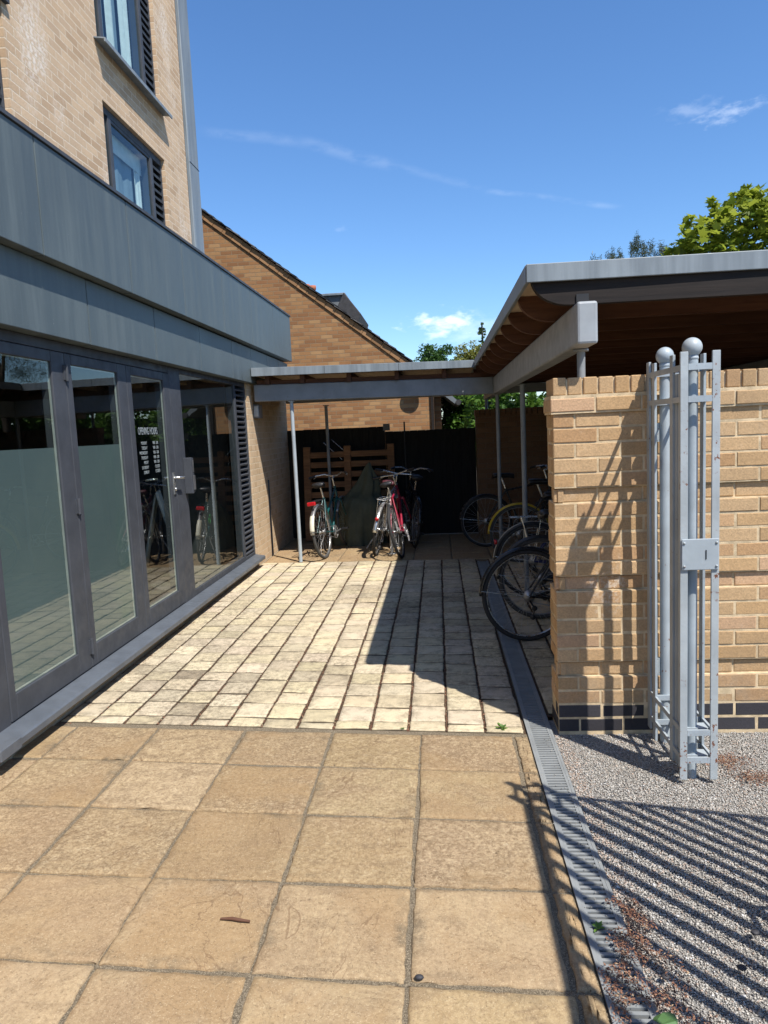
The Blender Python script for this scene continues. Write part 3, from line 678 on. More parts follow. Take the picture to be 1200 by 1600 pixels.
# lever handle and lock on the entrance leaf
m = MB(); m.box(-2.307, -2.297, 6.115, 6.150, 1.14, 1.33); m.tube([(-2.297, 6.132, 1.285), (-2.255, 6.132, 1.285), (-2.25, 6.145, 1.285), (-2.25, 6.24, 1.278)], .010, 8)
m.lathe((-2.297, 6.132, 1.185), [(.014, 0), (.014, .012)], 10, 'x'); m.build('lever_handle', 'chrome', d3)
m = MB(); m.tube([(-2.397, 6.0, 1.285), (-2.44, 6.0, 1.285), (-2.44, 5.86, 1.285)], .009, 8); m.build('inner_handle', 'chrome', d3)
# fixed window with louvre
w4 = empty('fixed_window'); w4.parent = bl
m = MB(); m.box(-2.40, XF, 6.4752, 8.290, .155, .212); m.box(-2.40, XF, 6.4752, 8.715, 2.202, 2.249); m.box(-2.40, XF, 8.222, 8.290, .2122, 2.2018); m.box(-2.40, XF, 8.672, 8.715, .155, 2.2018); m.box(-2.40, XF, 8.2902, 8.6718, .155, .19)
m.build('window_frame', 'frame', w4, bevel=.004)
m = MB(); m.add([(-2.322, 6.476, .212), (-2.322, 8.222, .212), (-2.322, 8.222, 2.202), (-2.322, 6.476, 2.202)], [(0, 1, 2, 3)]); m.build('glass_pane', 'glass', w4, fixn=False)
m = MB(); m.box(-2.42, -2.40, 8.29, 8.672, .18, 2.21); m.build('louvre_back', 'gasket', w4)
m = MB(); nsl = 32
for k in range(nsl):
    z = .20 + k * (2.0 / nsl); m.add([(-2.392, 8.291, z + .045), (-2.318, 8.291, z + .004), (-2.318, 8.671, z + .004), (-2.392, 8.671, z + .045), (-2.388, 8.291, z + .052), (-2.314, 8.291, z + .022), (-2.314, 8.671, z + .022), (-2.388, 8.671, z + .052)],
          [(0, 3, 2, 1), (4, 5, 6, 7), (0, 1, 5, 4), (1, 2, 6, 5), (2, 3, 7, 6), (3, 0, 4, 7)])
m.build('louvre', 'frame', w4)
# sill
m = MB(); m.prism([(-2.40, .1005), (-2.196, .092), (-2.190, .094), (-2.190, .128), (-2.20, .136), (-2.309, .1545), (-2.40, .1545)], 3.27, 8.72, 'xz'); m.build('sill', 'sill', bl, bevel=.002)
m = MB(); m.box(-2.31, -2.182, 3.22, 3.40, .085, .142); m.build('sill_end', 'sill', bl, bevel=.004)
# key box
m = MB(); m.box(-2.308, -2.235, 6.40, 6.435, 1.12, 1.445); m.box(-2.308, -2.25, 6.435, 6.51, 1.125, 1.44); m.build('key_box', 'frame', bl, bevel=.004)
m = MB(); m.box(-2.2497, -2.246, 6.445, 6.50, 1.31, 1.42); m.box(-2.2497, -2.238, 6.445, 6.50, 1.15, 1.28); m.build('key_box_cover', 'alloy', bl, bevel=.003)

# lettering on the entrance leaf
def text(body, y, z, size, parent, align='LEFT', mat='vinyl', x=-2.3185, sx=.62, rot=0):
    cu = bpy.data.curves.new('lettering', 'FONT'); cu.body = body; cu.size = size; cu.align_x = align; cu.extrude = .0003; cu.offset = 0
    o = bpy.data.objects.new('lettering', cu); COL.objects.link(o)
    dg = bpy.context.evaluated_depsgraph_get(); me = bpy.data.meshes.new_from_object(o.evaluated_get(dg)); COL.objects.unlink(o); bpy.data.objects.remove(o)
    for v in me.vertices:
        a, b, c = v.co; v.co = (x + c, y + a * sx, z + b)
    me.materials.clear(); me.materials.append(MT[mat]); q = bpy.data.objects.new('lettering', me); COL.objects.link(q); q.parent = parent; return q
text('OPENING HOURS', 5.49, 1.665, .082, d3, sx=.60)
rows = [('MONDAY', '9:00 - 5:00'), ('TUESDAY', '9:00 - 5:00'), ('WEDNESDAY', '9:00 - 5:00'), ('THURSDAY', '9:00 - 5:00'), ('FRIDAY', '9:00 - 5:00'), ('SATURDAY', 'CLOSED'), ('SUNDAY', 'CLOSED')]
for k, (a, b) in enumerate(rows):
    z = 1.585 - k * .0385; text(a, 5.645, z, .036, d3, 'RIGHT', sx=.72); text(b, 5.875, z, .036, d3, 'RIGHT', sx=.72)

# upper windows
def upper_window(y0, y1, z0, z1, sill, first):
    w = empty('window'); w.parent = bl; xb, xf = XU - .16, XU - .045
    lv = y1 - .31
    m = MB(); frame_x(m, xb, xf, y0 + .004, y1 - .004, z0 + .004, z1 - .004, .045, .028, .05, .075); m.box(xb, xf + .004, lv - .075, lv, z0 + .054, z1 - .079); m.box(xb, xf + .003, y0 + .19, y0 + .265, z0 + .054, z1 - .079)
    m.box(xb, xf - .003, y0 + .265, lv - .075, z1 - .115, z1 - .0795)
    m.build('window_frame', 'frame', w, bevel=.004)
    xg = XU - .062; m = MB(); m.add([(xg, y0 + .049, z0 + .05), (xg, lv, z0 + .05), (xg, lv, z1 - .075), (xg, y0 + .049, z1 - .075)], [(0, 1, 2, 3)]); m.build('glass_pane', 'glass_up', w, fixn=False)
    m = MB(); z = z0 + .06
    while z < z1 - .13:
        a, b = XU - .135, XU - .048
        m.add([(a, lv + .001, z + .055), (b, lv + .001, z), (b, y1 - .033, z), (a, y1 - .033, z + .055), (a + .006, lv + .001, z + .066), (b + .006, lv + .001, z + .026), (b + .006, y1 - .033, z + .026), (a + .006, y1 - .033, z + .066)],
              [(0, 3, 2, 1), (4, 5, 6, 7), (0, 1, 5, 4), (1, 2, 6, 5), (2, 3, 7, 6), (3, 0, 4, 7)]); z += .088
    m.build('louvre', 'frame', w)
    m = MB(); m.box(xb - .02, xb - .004, lv, y1 - .02, z0 + .02, z1 - .02); m.build('louvre_back', 'gasket', w)
    def cloth(ya, yb, xo, amp, wl, mat):
        V = []; Fq = []; nn = 60
        for i in range(nn + 1):
            yy_ = ya + (yb - ya) * i / nn; xx_ = XU - xo + amp * math.sin(yy_ * wl) + amp * .4 * math.sin(yy_ * wl * 2.3 + 1)
            V += [(xx_, yy_, z0), (xx_, yy_, z1)]
        for i in range(nn): Fq.append((2 * i, 2 * i + 2, 2 * i + 3, 2 * i + 1))
        mm_ = MB(); mm_.add(V, Fq, True); return mm_.build('curtain', mat, w, fixn=False)
    if first == 'lower':
        cloth(y0 + .06, lv - .30, .20, .010, 20, 'blind'); cloth(lv - .30, lv - .06, .18, .016, 46, 'curtain')
        m = MB(); m.box(XU - .175, XU - .165, y0 + .06, lv - .05, z1 - .30, z1 - .075); m.build('pelmet', 'curtain', w)
    else:
        cloth(y0 + .05, y0 + .42, .19, .025, 34, 'curtain'); cloth(y0 + .42, y0 + .74, .24, .012, 30, 'blind'); cloth(y0 + .74, y0 + .92, .19, .025, 40, 'curtain'); cloth(y0 + .92, lv - .30, .24, .012, 30, 'blind'); cloth(lv - .30, lv - .05, .19, .02, 40, 'curtain')
    if sill:
        m = MB(); m.prism([(XU - .157, z0 + .0), (XU + .12, z0 - .042), (XU + .12, z0 - .080), (XU + .105, z0 - .080), (XU + .105, z0 - .052), (XU - .157, z0 - .012)], y0 - .08, y1 + .07, 'xz'); m.build('window_sill', 'zinc2', w)
for i, wv in enumerate(WINS): upper_window(*wv, i >= 2, 'lower' if i < 2 else 'upper')
m = MB(); m.box(XU + .0002, XU + .04, 4.00, 5.88, 5.071, 5.11); m.build('window_head_trim', 'frame', bl)
local(bl)

wl = empty('wall_lamp', (-2.28, 9.05, 1.93), 'small grey box lamp on the brick pier under the shelter beam', 'lamp')
m = MB(); m.box(-2.289, -2.215, 8.98, 9.15, 1.83, 2.0); m.build('lamp_case', 'lamp', wl, bevel=.006)
m = MB(); m.box(-2.28, -2.225, 8.968, 8.9795, 1.85, 1.98); m.build('diffuser', 'lampglass', wl, bevel=.003); local(wl)

# things standing inside
sb = empty('sign_board', (-2.95, 7.2, .06), 'white folding sign board with a red round emblem, standing behind the clear door', 'sign')
def leanpanel(mb, p, q, h, lean, t):
    p = Vector(p); q = Vector(q); up = Vector((lean[0], lean[1], h)); n = (q - p).cross(up).normalized() * t
    v = [p, q, q + up, p + up]; v = v + [a + n for a in v]
    return mb.add(v, [(0, 1, 2, 3), (7, 6, 5, 4), (0, 4, 5, 1), (1, 5, 6, 2), (2, 6, 7, 3), (3, 7, 4, 0)])
LN = (-.27, .0)
m = MB(); leanpanel(m, (-2.73, 7.40, .06), (-2.89, 7.90, .06), 1.0, LN, .02); m.build('sign_panel', 'white_card', sb, bevel=.004)
m = MB(); leanpanel(m, (-3.25, 7.42, .06), (-3.41, 7.92, .06), .98, (.235, .0), .02); m.build('rear_panel', 'white_card', sb, bevel=.004)
ax = Vector((-.16, .50, 0)).normalized(); upv = Vector((LN[0], LN[1], 1.0)).normalized(); nn_ = -ax.cross(upv).normalized()
if nn_.x < 0: nn_ = -nn_
cc = Vector((-2.80, 7.62, .06)) + Vector((LN[0], LN[1], 1.0)) * .58 + nn_ * .026; nn_ = -nn_
for sgn, nm in ((1, 'emblem'),):
    m = MB(); vs = [cc - nn_ * .004 * sgn + ax * (.2 * math.cos(a)) + upv * (.2 * math.sin(a)) for a in [2 * math.pi * k / 28 for k in range(28)]]
    vs2 = [v - nn_ * .001 for v in vs]; m.add(vs + vs2, [tuple(range(28)), tuple(range(55, 27, -1))] + [(k, (k + 1) % 28, 28 + (k + 1) % 28, 28 + k) for k in range(28)]); m.build('emblem', 'red_sign', sb)
    m = MB()
    for rr, zz in ((.1, .07), (.12, 0), (.1, -.07)):
        m.bar(cc + nn_ * .0 - nn_ * .0075 - ax * rr + upv * zz, cc - nn_ * .0075 + ax * rr + upv * zz, .004, .028, upv)
    m.build('emblem_bars', 'white_card', sb)
local(sb)
st = empty('bar_stool', (-2.95, 6.75, .06), 'dark bar stool inside the clear glass door', 'stool')
m = MB(); m.lathe((-3.0, 6.55, .62), [(.15, 0), (.16, .02), (.16, .04), (.14, .05)], 18); m.build('seat', 'black_part', st)
for a in range(4):
    an = a * math.pi / 2 + .6; m = MB(); m.tube([(-3.0 + .1 * math.cos(an), 6.55 + .1 * math.sin(an), .62), (-3.0 + .2 * math.cos(an), 6.55 + .2 * math.sin(an), .06)], .012, 6); m.build('leg', 'black_part', st)
m = MB(); m.ring((-3.0, 6.55, .28), .165, .008, 'z', 24, 5); m.build('foot_ring', 'alloy', st); local(st)

# ================================================================== BIKE SHELTER
sh = empty('bike_shelter', (1, 6.5, 0), 'grey steel framed bike shelter with flat roof and timber rafters', 'shelter')
ZT = 2.383
# roof deck in two wings
m = MB(); m.box(.475, 4.4, 3.70, 10.9, ZT - .030, ZT - .004); m.build('roof_deck', 'zinc2', sh)
m = MB(); m.add([(-2.21, 8.71, ZT + .02), (.474, 8.71, ZT - .03), (.474, 10.9, ZT - .03), (-2.21, 10.9, ZT + .02), (-2.21, 8.71, ZT + .04), (.474, 8.71, ZT - .006), (.474, 10.9, ZT - .006), (-2.21, 10.9, ZT + .04)],
    [(0, 3, 2, 1), (4, 5, 6, 7), (0, 1, 5, 4), (1, 2, 6, 5), (2, 3, 7, 6), (3, 0, 4, 7)]); m.build('roof_deck', 'zinc2', sh)
# ceiling boards
m = MB(); m.box(.60, 4.38, 3.72, 10.88, ZT - .048, ZT - .031); m.build('ceiling', 'board', sh)
m = MB(); m.box(.474, .60, 3.72, 8.80, ZT - .048, ZT - .031); m.box(-2.2, .474, 8.80, 10.88, ZT - .05, ZT - .033); m.build('soffit', 'soffit', sh)
# fascia: front, side and cross lengths with butt seams
def fascia(p, q, z0, z1, zq0, zq1, t, n):
    p = Vector((*p, 0)); q = Vector((*q, 0)); d = (q - p); nrm = Vector((d.y, -d.x, 0)).normalized() * t
    for k in range(n):
        a, b = k / n, (k + 1) / n; A = p + d * a + d.normalized() * .0015; B = p + d * b - d.normalized() * .0015
        za0, za1, zb0, zb1 = z0 + (zq0 - z0) * a, z1 + (zq1 - z1) * a, z0 + (zq0 - z0) * b, z1 + (zq1 - z1) * b
        v = [(A.x, A.y, za0), (B.x, B.y, zb0), (B.x, B.y, zb1), (A.x, A.y, za1), (A.x - nrm.x, A.y - nrm.y, za0), (B.x - nrm.x, B.y - nrm.y, zb0), (B.x - nrm.x, B.y - nrm.y, zb1), (A.x - nrm.x, A.y - nrm.y, za1)]
        mm_ = MB(); mm_.add(v, [(0, 1, 2, 3), (7, 6, 5, 4), (0, 4, 5, 1), (1, 5, 6, 2), (2, 6, 7, 3), (3, 7, 4, 0)]); mm_.build('roof_fascia', 'zinc2', sh, bevel=.003)
fascia((.457, 3.68), (4.4, 3.72), ZT - .083, ZT + .004, ZT - .083, ZT + .006, .018, 3)
fascia((.455, 8.69), (.455, 3.70), ZT - .083, ZT + .001, ZT - .083, ZT + .004, .018, 4)
fascia((-2.215, 8.69), (.453, 8.69), ZT - .060, ZT + .040, ZT - .088, ZT - .002, .018, 3)
# main beams
m = MB(); m.box(.683, .781, 3.60, 10.75, 1.983, 2.184); m.build('main_beam', 'beam', sh, bevel=.012)
m = MB(); m.add([(-2.24, 8.87, 2.03), (.682, 8.87, 1.985), (.682, 8.97, 1.985), (-2.24, 8.97, 2.03), (-2.24, 8.87, 2.232), (.682, 8.87, 2.187), (.682, 8.97, 2.187), (-2.24, 8.97, 2.232)],
    [(0, 3, 2, 1), (4, 5, 6, 7), (0, 1, 5, 4), (1, 2, 6, 5), (2, 3, 7, 6), (3, 0, 4, 7)]); m.build('cross_beam', 'steel', sh, bevel=.008)
m = MB(); m.box(-2.2, .68, 10.55, 10.65, 2.055, 2.19); m.build('rear_cross_beam', 'steel', sh, bevel=.008)
m = MB(); m.box(3.55, 3.65, 3.9, 10.75, 1.983, 2.184); m.build('far_beam', 'steel', sh, bevel=.012)
m = MB(); m.box(.7815, 3.549, 10.55, 10.65, 2.055, 2.18); m.build('rear_beam', 'steel', sh, bevel=.008)
# rafters with rounded ends
def rafter(y, w, mat, x0=.474, x1=4.3):
    zt = ZT - .050; zb = 2.188; out = [(x1, zt), (x1, zb), (x0 + .20, zb)]
    for k in range(1, 9):
        a = math.pi / 2 * k / 8; out.append((x0 + .20 - .19 * math.sin(a) , zb + (zt - zb - .006) * (1 - math.cos(a))))
    out.append((x0 + .004, zt)); mm_ = MB(); mm_.prism(out, y - w / 2, y + w / 2, 'xz'); mm_.build('rafter', mat, sh)
rafter(3.735, .05, 'rafter_dark')
for k in range(12): rafter(4.30 + k * .58, .05, 'rafter')
for k, xr in enumerate((-2.05, -1.62, -1.05, -.47, .10)):
    m = MB(); zb = 2.236 - (xr + 2.24) * .0155
    m.box(xr - .025, xr + .025, 8.80, 10.85, zb, ZT - .055 + .04 * (-xr) / 2.2 * .6); m.build('rafter', 'rafter', sh)
# lengthwise timber on top of the beams
m = MB(); m.add([(-2.2, 8.885, 2.233), (.55, 8.885, 2.19), (.55, 8.93, 2.19), (-2.2, 8.93, 2.233), (-2.2, 8.885, 2.285), (.55, 8.885, 2.245), (.55, 8.93, 2.245), (-2.2, 8.93, 2.285)],
    [(0, 3, 2, 1), (4, 5, 6, 7), (0, 1, 5, 4), (1, 2, 6, 5), (2, 3, 7, 6), (3, 0, 4, 7)]); m.build('wall_plate', 'rafter', sh)
m = MB(); m.box(.700, .760, 3.702, 3.7095, 2.186, 2.235); m.build('cleat', 'gasket', sh)
# posts
def post(x, y, z0, z1, r=.0235):
    m = MB(); m.tube([(x, y, z0), (x, y, z1)], r, 16); m.lathe((x, y, z1 - .012), [(r * 1.9, 0), (r * 1.9, .011)], 16); m.build('post', 'gate' if z1 > 2.0 and x < -1.5 and y < 9.5 else 'steel', sh)
post(-1.79, 8.925, 0, 2.02); post(.735, 8.99, 0, 1.982); post(.80, 6.92, 0, 1.982, .024); post(.745, 3.84, 1.83, 1.982, .021)
post(-1.62, 10.6, 0, 2.01); post(.74, 11.06, 0, 2.30); post(3.6, 8.9, 0, 1.98); post(3.6, 5.2, 0, 1.98)
local(sh)

# ================================================================== GARDEN WALLS
def brick_courses(mb, origin, ax, length, z0, courses, depth_f, colf, h=.0757, L=.224, jt=.010, start=0.0, face=None):
    """individual bricks along ax on a face whose outward normal is `face`"""
    ax = Vector(ax); nf = Vector(face); o = Vector(origin)
    for c in range(courses):
        z = z0 + c * h; s = -(L / 2) if (c + int(start)) % 2 else 0.0; dpt = depth_f(c)
        while s < length - 1e-4:
            a = max(0, s); b = min(length, s + L - jt)
            if b - a > .02:
                w0 = random.uniform(0, .0025); dd = dpt + random.uniform(-.0022, .0022); tz = random.uniform(-.0018, .0018)
                mb.col = colf(c); e = .0026
                def P(t, zz, d): q = o + ax * t + nf * d; return (q.x, q.y, zz)
                zt = z + h - jt + random.uniform(-.0012, .0012); zb = z + w0
                i1, i2 = random.uniform(.002, .006), random.uniform(.002, .006)
                v = [P(a, zb, dd - .03), P(b, zb, dd - .03), P(b, zt, dd - .03), P(a, zt, dd - .03),
                     P(a, zb, dd - e), P(b, zb, dd - e), P(b, zt, dd - e), P(a, zt, dd - e),
                     P(a + i1, zb + e, dd), P(b - i2, zb + e + tz, dd), P(b - i2, zt - e, dd + tz), P(a + i1, zt - e - tz, dd)]
                mb.add(v, [(0, 1, 5, 4), (1, 2, 6, 5), (2, 3, 7, 6), (3, 0, 4, 7), (4, 5, 9, 8), (5, 6, 10, 9), (6, 7, 11, 10), (7, 4, 8, 11), (8, 9, 10, 11)])
            s += L
def buffc(c):
    t = random.random(); b = np.array((.47, .315, .165)) * (1 - t) + np.array((.54, .385, .225)) * t
    if random.random() < .22: b = b * np.array((.94, .88, .86))
    if random.random() < .08: b = np.array((.53, .36, .225))
    return tuple(b * random.uniform(.90, 1.08) * np.array((1.05, 1.0, .95)))
def darkc(c): return tuple(np.array((.042, .040, .046)) * random.uniform(.75, 1.35))
gw = empty('brick_wall', (1.5, 3.8, 0), 'sunlit buff brick wall with dark plinth behind the folded gate', 'wall')
X0, X1, Y0 = .576, 3.4, 3.705; TH = .215
def band(c):   # recess of each course above the plinth, bottom up: 2 flush, 1 recessed, 5 flush, ...
    return {2: -.018, 8: -.018, 14: -.018}.get(c, 0.0)
m = MB()
brick_courses(m, (X0, Y0, 0), (1, 0, 0), X1 - X0, .150, 20, band, buffc, face=(0, -1, 0))
brick_courses(m, (X0, Y0 + TH, 0), (0, -1, 0), TH - .012, .150, 20, band, buffc, L=.112, face=(-1, 0, 0))
# oversailing course
brick_courses(m, (X0 - .012, Y0, 0), (1, 0, 0), X1 - X0, 1.664, 1, lambda c: .016, buffc, face=(0, -1, 0))
brick_courses(m, (X0, Y0 + TH + .01, 0), (0, -1, 0), TH + .012, 1.664, 1, lambda c: .016, buffc, L=.112, face=(-1, 0, 0))
m.build('brickwork', 'brick_piece', gw, col=True, fixn=True)
m = MB(); x = X0 + .002
while x < X1:      # brick-on-edge coping
    wv = .066 + random.uniform(-.002, .003); m.col = buffc(0); zt = 1.833 + random.uniform(-.003, .002); dy = random.uniform(-.003, .003)
    m.box(x, x + wv, Y0 - .004 + dy, Y0 + TH + .004, 1.748, zt); x += wv + .010
m.build('coping', 'brick_piece', gw, bevel=.005, col=True)
m = MB(); brick_courses(m, (X0 + .004, Y0, 0), (1, 0, 0), X1 - X0, -.0014, 2, lambda c: -.002, darkc, start=1, face=(0, -1, 0)); brick_courses(m, (X0, Y0 + TH, 0), (0, -1, 0), TH - .012, -.0014, 2, lambda c: -.002, darkc, L=.23, face=(-1, 0, 0))
m.build('plinth', 'brick_dark', gw, col=True)
m = MB(); z0 = -.05
for zr2 in (2, 8, 14, None):
    z1 = .150 + zr2 * .0757 - .006 if zr2 is not None else 1.655
    m.box(X0 + .0028, X1, Y0 + .0028, Y0 + TH - .004, z0, z1)
    if zr2 is not None:
        m.box(X0 + .0225, X1, Y0 + .0225, Y0 + TH - .004, z1, z1 + .0787); z0 = z1 + .0787
m.box(X0 - .010, X1, Y0 - .011, Y0 + TH, 1.6555, 1.747); m.box(X0 + .008, X1, Y0 + .006, Y0 + TH - .004, 1.747, 1.825)
m.build('mortar', 'mortar', gw)
m = MB()
for (zc, c) in ((2, 0), (8, 0), (14, 0)):   # deep shadow joint over each recessed course
    pass
local(gw)
bw = empty('brick_wall', (2.5, 10.8, 0), 'shaded brown brick wall at the back of the bike shelter', 'wall')
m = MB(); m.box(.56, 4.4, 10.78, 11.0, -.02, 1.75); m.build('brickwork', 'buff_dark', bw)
m = MB(); x = .55
while x < 4.4:
    m.box(x, x + .066, 10.772, 11.01, 1.751, 1.845 + random.uniform(-.003, .003)); x += .076
m.build('coping', 'buff_dark', bw, bevel=.004); local(bw)
sw = empty('brick_wall', (4.4, 7, 0), 'unseen brown brick side wall added to shut light out of the bike shelter', 'wall')
m = MB(); m.box(4.42, 4.64, 3.95, 11.0, -.02, 2.26); m.build('brickwork', 'buff_dark', sw)  # side wall out of view, added to keep the shelter's inside dark
m = MB(); m.box(4.40, 4.66, 3.93, 11.01, 2.261, 2.32); m.build('coping', 'buff_dark', sw, bevel=.006); local(sw)

# ================================================================== FENCE, PALLET, COVER
fe = empty('board_fence', (-.8, 10.95, 0), 'black close-boarded fence in two heights behind the bicycles', 'fence')
for (xa, xb, zt) in ((-2.2885, -.80, 1.665), (-.798, .558, 1.585)):
    m = MB(); x = xa; nb = int(round((xb - xa) / .125)); w = (xb - xa) / nb
    for k in range(nb): m.box(x + .002, x + w - .002, 10.95 + .008 * (k % 2), 10.968 + .008 * (k % 2), .02, zt + random.uniform(-.003, .003)); x += w
    m.box(xa, xb, 10.985, 11.0, .0, zt - .012); m.build('fence_panel', 'fence', fe)
m = MB(); m.box(-.82, -.72, 10.90, 10.945, 1.60, 1.70); m.build('post_cap', 'lead', fe)
m = MB(); m.tube([(-.50, 10.92, 0), (-.50, 10.92, 1.72)], .012, 8); m.build('stake', 'black_part', fe); local(fe)

pa = empty('wooden_pallet', (-1.33, 10.6, 0), 'brown wooden pallet stood on edge against the black fence', 'pallet')
def lean(z): return 10.55 + z * .15
def board(x0, x1, z0, z1, off=0.0, t=.02, mat='pallet'):
    mm_ = MB(); v = [(x0, lean(z0) + off, z0), (x1, lean(z0) + off, z0), (x1, lean(z0) + off + t, z0), (x0, lean(z0) + off + t, z0), (x0, lean(z1) + off, z1), (x1, lean(z1) + off, z1), (x1, lean(z1) + off + t, z1), (x0, lean(z1) + off + t, z1)]
    mm_.add(v, [(0, 3, 2, 1), (4, 5, 6, 7), (0, 1, 5, 4), (1, 2, 6, 5), (2, 3, 7, 6), (3, 0, 4, 7)]); return mm_
zz = .06
while zz < 1.36:
    board(-2.02, -.66, zz, min(1.39, zz + .085)).build('slat', 'pallet', pa, bevel=.003); zz += .147
for xc in (-1.97, -1.36, -.71): board(xc - .05, xc + .05, .02, 1.40, .022, .075).build('bearer', 'pallet', pa, bevel=.003)
for xc in (-1.97, -1.36, -.71): board(xc - .05, xc + .05, .02, 1.405, -.021, .02).build('face_board', 'pallet', pa, bevel=.003)
local(pa)

# dark green cover draped over something with a peak
tc_ = empty('garden_cover', (-1.15, 10.35, 0), 'dark green fabric cover draped to a peak in front of the pallet', 'cover')
def cover():
    n, mz = 96, 30; V = []; Fq = []
    for j in range(mz + 1):
        t = j / mz
        for i in range(n):
            a = 2 * math.pi * i / n; fold = 1 + (.075 * math.sin(a * 7 + 1 + t * 2) + .045 * math.sin(a * 13 + 2.2 - t * 3) + .02 * math.sin(a * 29)) * (1 - t) ** .6
            if t < .66:
                u = t / .66; z = .76 * u - .06 * u ** 4; k_ = max(0.0, 1 - u ** 3.2) ** .5; rx = (.20 + .21 * k_) * fold * (1 - .05 * u); ry = (.14 + .16 * k_) * fold; cx = -1.17 + .05 * u ** 3
            else:
                u = (t - .66) / .34; z = .70 + .46 * u ** .95; s = (1 - u) ** .9; ff = 1 + (.22 * math.sin(a * 5 + 1 + u) + .10 * math.sin(a * 8 + 2)) * (1 - u) ** .5; rx = .20 * s * ff + .014; ry = .14 * s * ff + .014; cx = -1.12 + .15 * u + .025 * math.sin(u * 5)
            z += .03 * math.sin(a * 2 + .5) * (1 - t) * t * 3
            V.append((cx + rx * math.cos(a), 10.32 + ry * math.sin(a), z))
    for j in range(mz):
        for i in range(n): Fq.append((j * n + i, j * n + (i + 1) % n, (j + 1) * n + (i + 1) % n, (j + 1) * n + i))
    Fq.append(tuple(mz * n + i for i in range(n))); mm_ = MB(); mm_.add(V, Fq, True); return mm_
cover().build('cover_cloth', 'tarp', tc_)
local(tc_)

# garden canes leaning by the fence
def cane(p, q, label):
    m = MB(); m.tube([p, q], .006, 6); o = m.build('bamboo_cane', 'chrome'); return tag(o, label, 'cane')
cane((-1.72, 10.83, 1.46), (-1.45, 10.80, 1.20), 'thin pale rod sloping in front of the black fence above the pallet, nearer the post')
cane((-1.60, 10.84, 1.50), (-1.33, 10.80, 1.25), 'thin pale rod sloping in front of the black fence above the pallet, nearer the middle')

# ================================================================== GATE
def flat_gate(name, label, rot, origin, length, bars, mat, cat, rails, xoff=(0, .125), posts=(), plate=False, z_top=1.885, both=True):
    g0 = empty(name, origin, label, cat, None, (0, 0, rot))
    return g0
gt = empty('metal_gate', (1.1, 3.4, 0), 'grey flat-bar gate with ball-topped posts folded back against the brick wall', 'gate')
XL, XR = 1.037, 1.168
gy = [3.165, 3.315, 3.585, 3.675]
for xx_ in (XL, XR):
    for k, yy_ in enumerate(gy):
        if k == 3 and xx_ == XR: continue
        wv = .044 if k in (0,) else .042
        if xx_ == XR and k == 0: xq = xx_
        else: xq = xx_
        m = MB(); lo = .005 if k in (0, 2) else .03
        m.box(xq - .006 if k else xq - .016, xq + .006 if k else xq + .016, yy_ - (wv / 2 if k else .006), yy_ + (wv / 2 if k else .006), lo, 1.885 - (.012 if k == 2 else 0)); m.build('bar', 'gate_rusty' if (k == 0) else 'gate', gt, bevel=.0015)
for zc in (1.822, 1.688, .222, .095):
    for xx_ in (XL, XR):
        m = MB(); m.box(xx_ - .005, xx_ + .005, 3.1715, 3.69 if xx_ == XL else 3.60, zc - .012, zc + .012); m.build('rail', 'gate', gt)
    for yy_ in (3.165, 3.315, 3.585):
        m = MB(); m.box(XL + .0065 if yy_ != 3.165 else XL + .0165, XR - .0065 if yy_ != 3.165 else XR - .0165, yy_ - .0055, yy_ + .0055, zc - .013, zc + .013); m.build('cross_rail', 'gate', gt)
    for yy_ in (3.235, 3.61):
        m = MB(); m.box(XL + .0055, XR - .0055, yy_ - .03, yy_ + .03, zc - .004, zc + .004); m.build('collar_plate', 'gate', gt)
# wide stile seen between the two posts
for (ya, yb, xo) in ((3.176, 3.232, .0), (3.2325, 3.268, .004), (3.2685, 3.293, .001)):
    m = MB(); m.box(1.040 + xo, 1.0465 + xo, ya, yb, .03, 1.80); m.build('stile_plate', 'gate', gt)
for yy_ in (3.235, 3.61):
    m = MB(); m.tube([(1.0935, yy_, -.02), (1.0935, yy_, 1.86)], .0245, 20); m.build('gate_post', 'gate', gt)
    m = MB(); m.ball((1.0935, yy_, 1.908), .0415, 24, 16); m.lathe((1.0935, yy_, 1.855), [(.0245, 0), (.027, .006), (.024, .02)], 20); m.build('ball_finial', 'gate_rusty' if yy_ < 3.4 else 'gate', gt)
m = MB(); m.box(XL - .012, XR + .012, 3.150, 3.1565, .958, 1.094); m.build('lock_plate', 'gate', gt, bevel=.003)
m = MB()
for bx_ in (XL - .002, XR + .002):
    for bz_ in (.975, 1.077): m.lathe((bx_, 3.1498, bz_), [(.0055, -.004), (.0055, 0)], 8, 'y')
m.build('bolt', 'gate_rusty', gt)
for bz_ in (.33, 1.50):
    m = MB(); m.tube([(1.062, 3.615, bz_), (1.062, 3.615, bz_ + .09)], .011, 10); m.box(1.045, 1.0605, 3.605, 3.625, bz_ + .01, bz_ + .08); m.build('hinge', 'gate_rusty', gt)
m = MB(); m.box(1.1235, 1.1275, 3.1475, 3.1495, 1.005, 1.045); m.build('keyhole', 'dark_void', gt); local(gt)

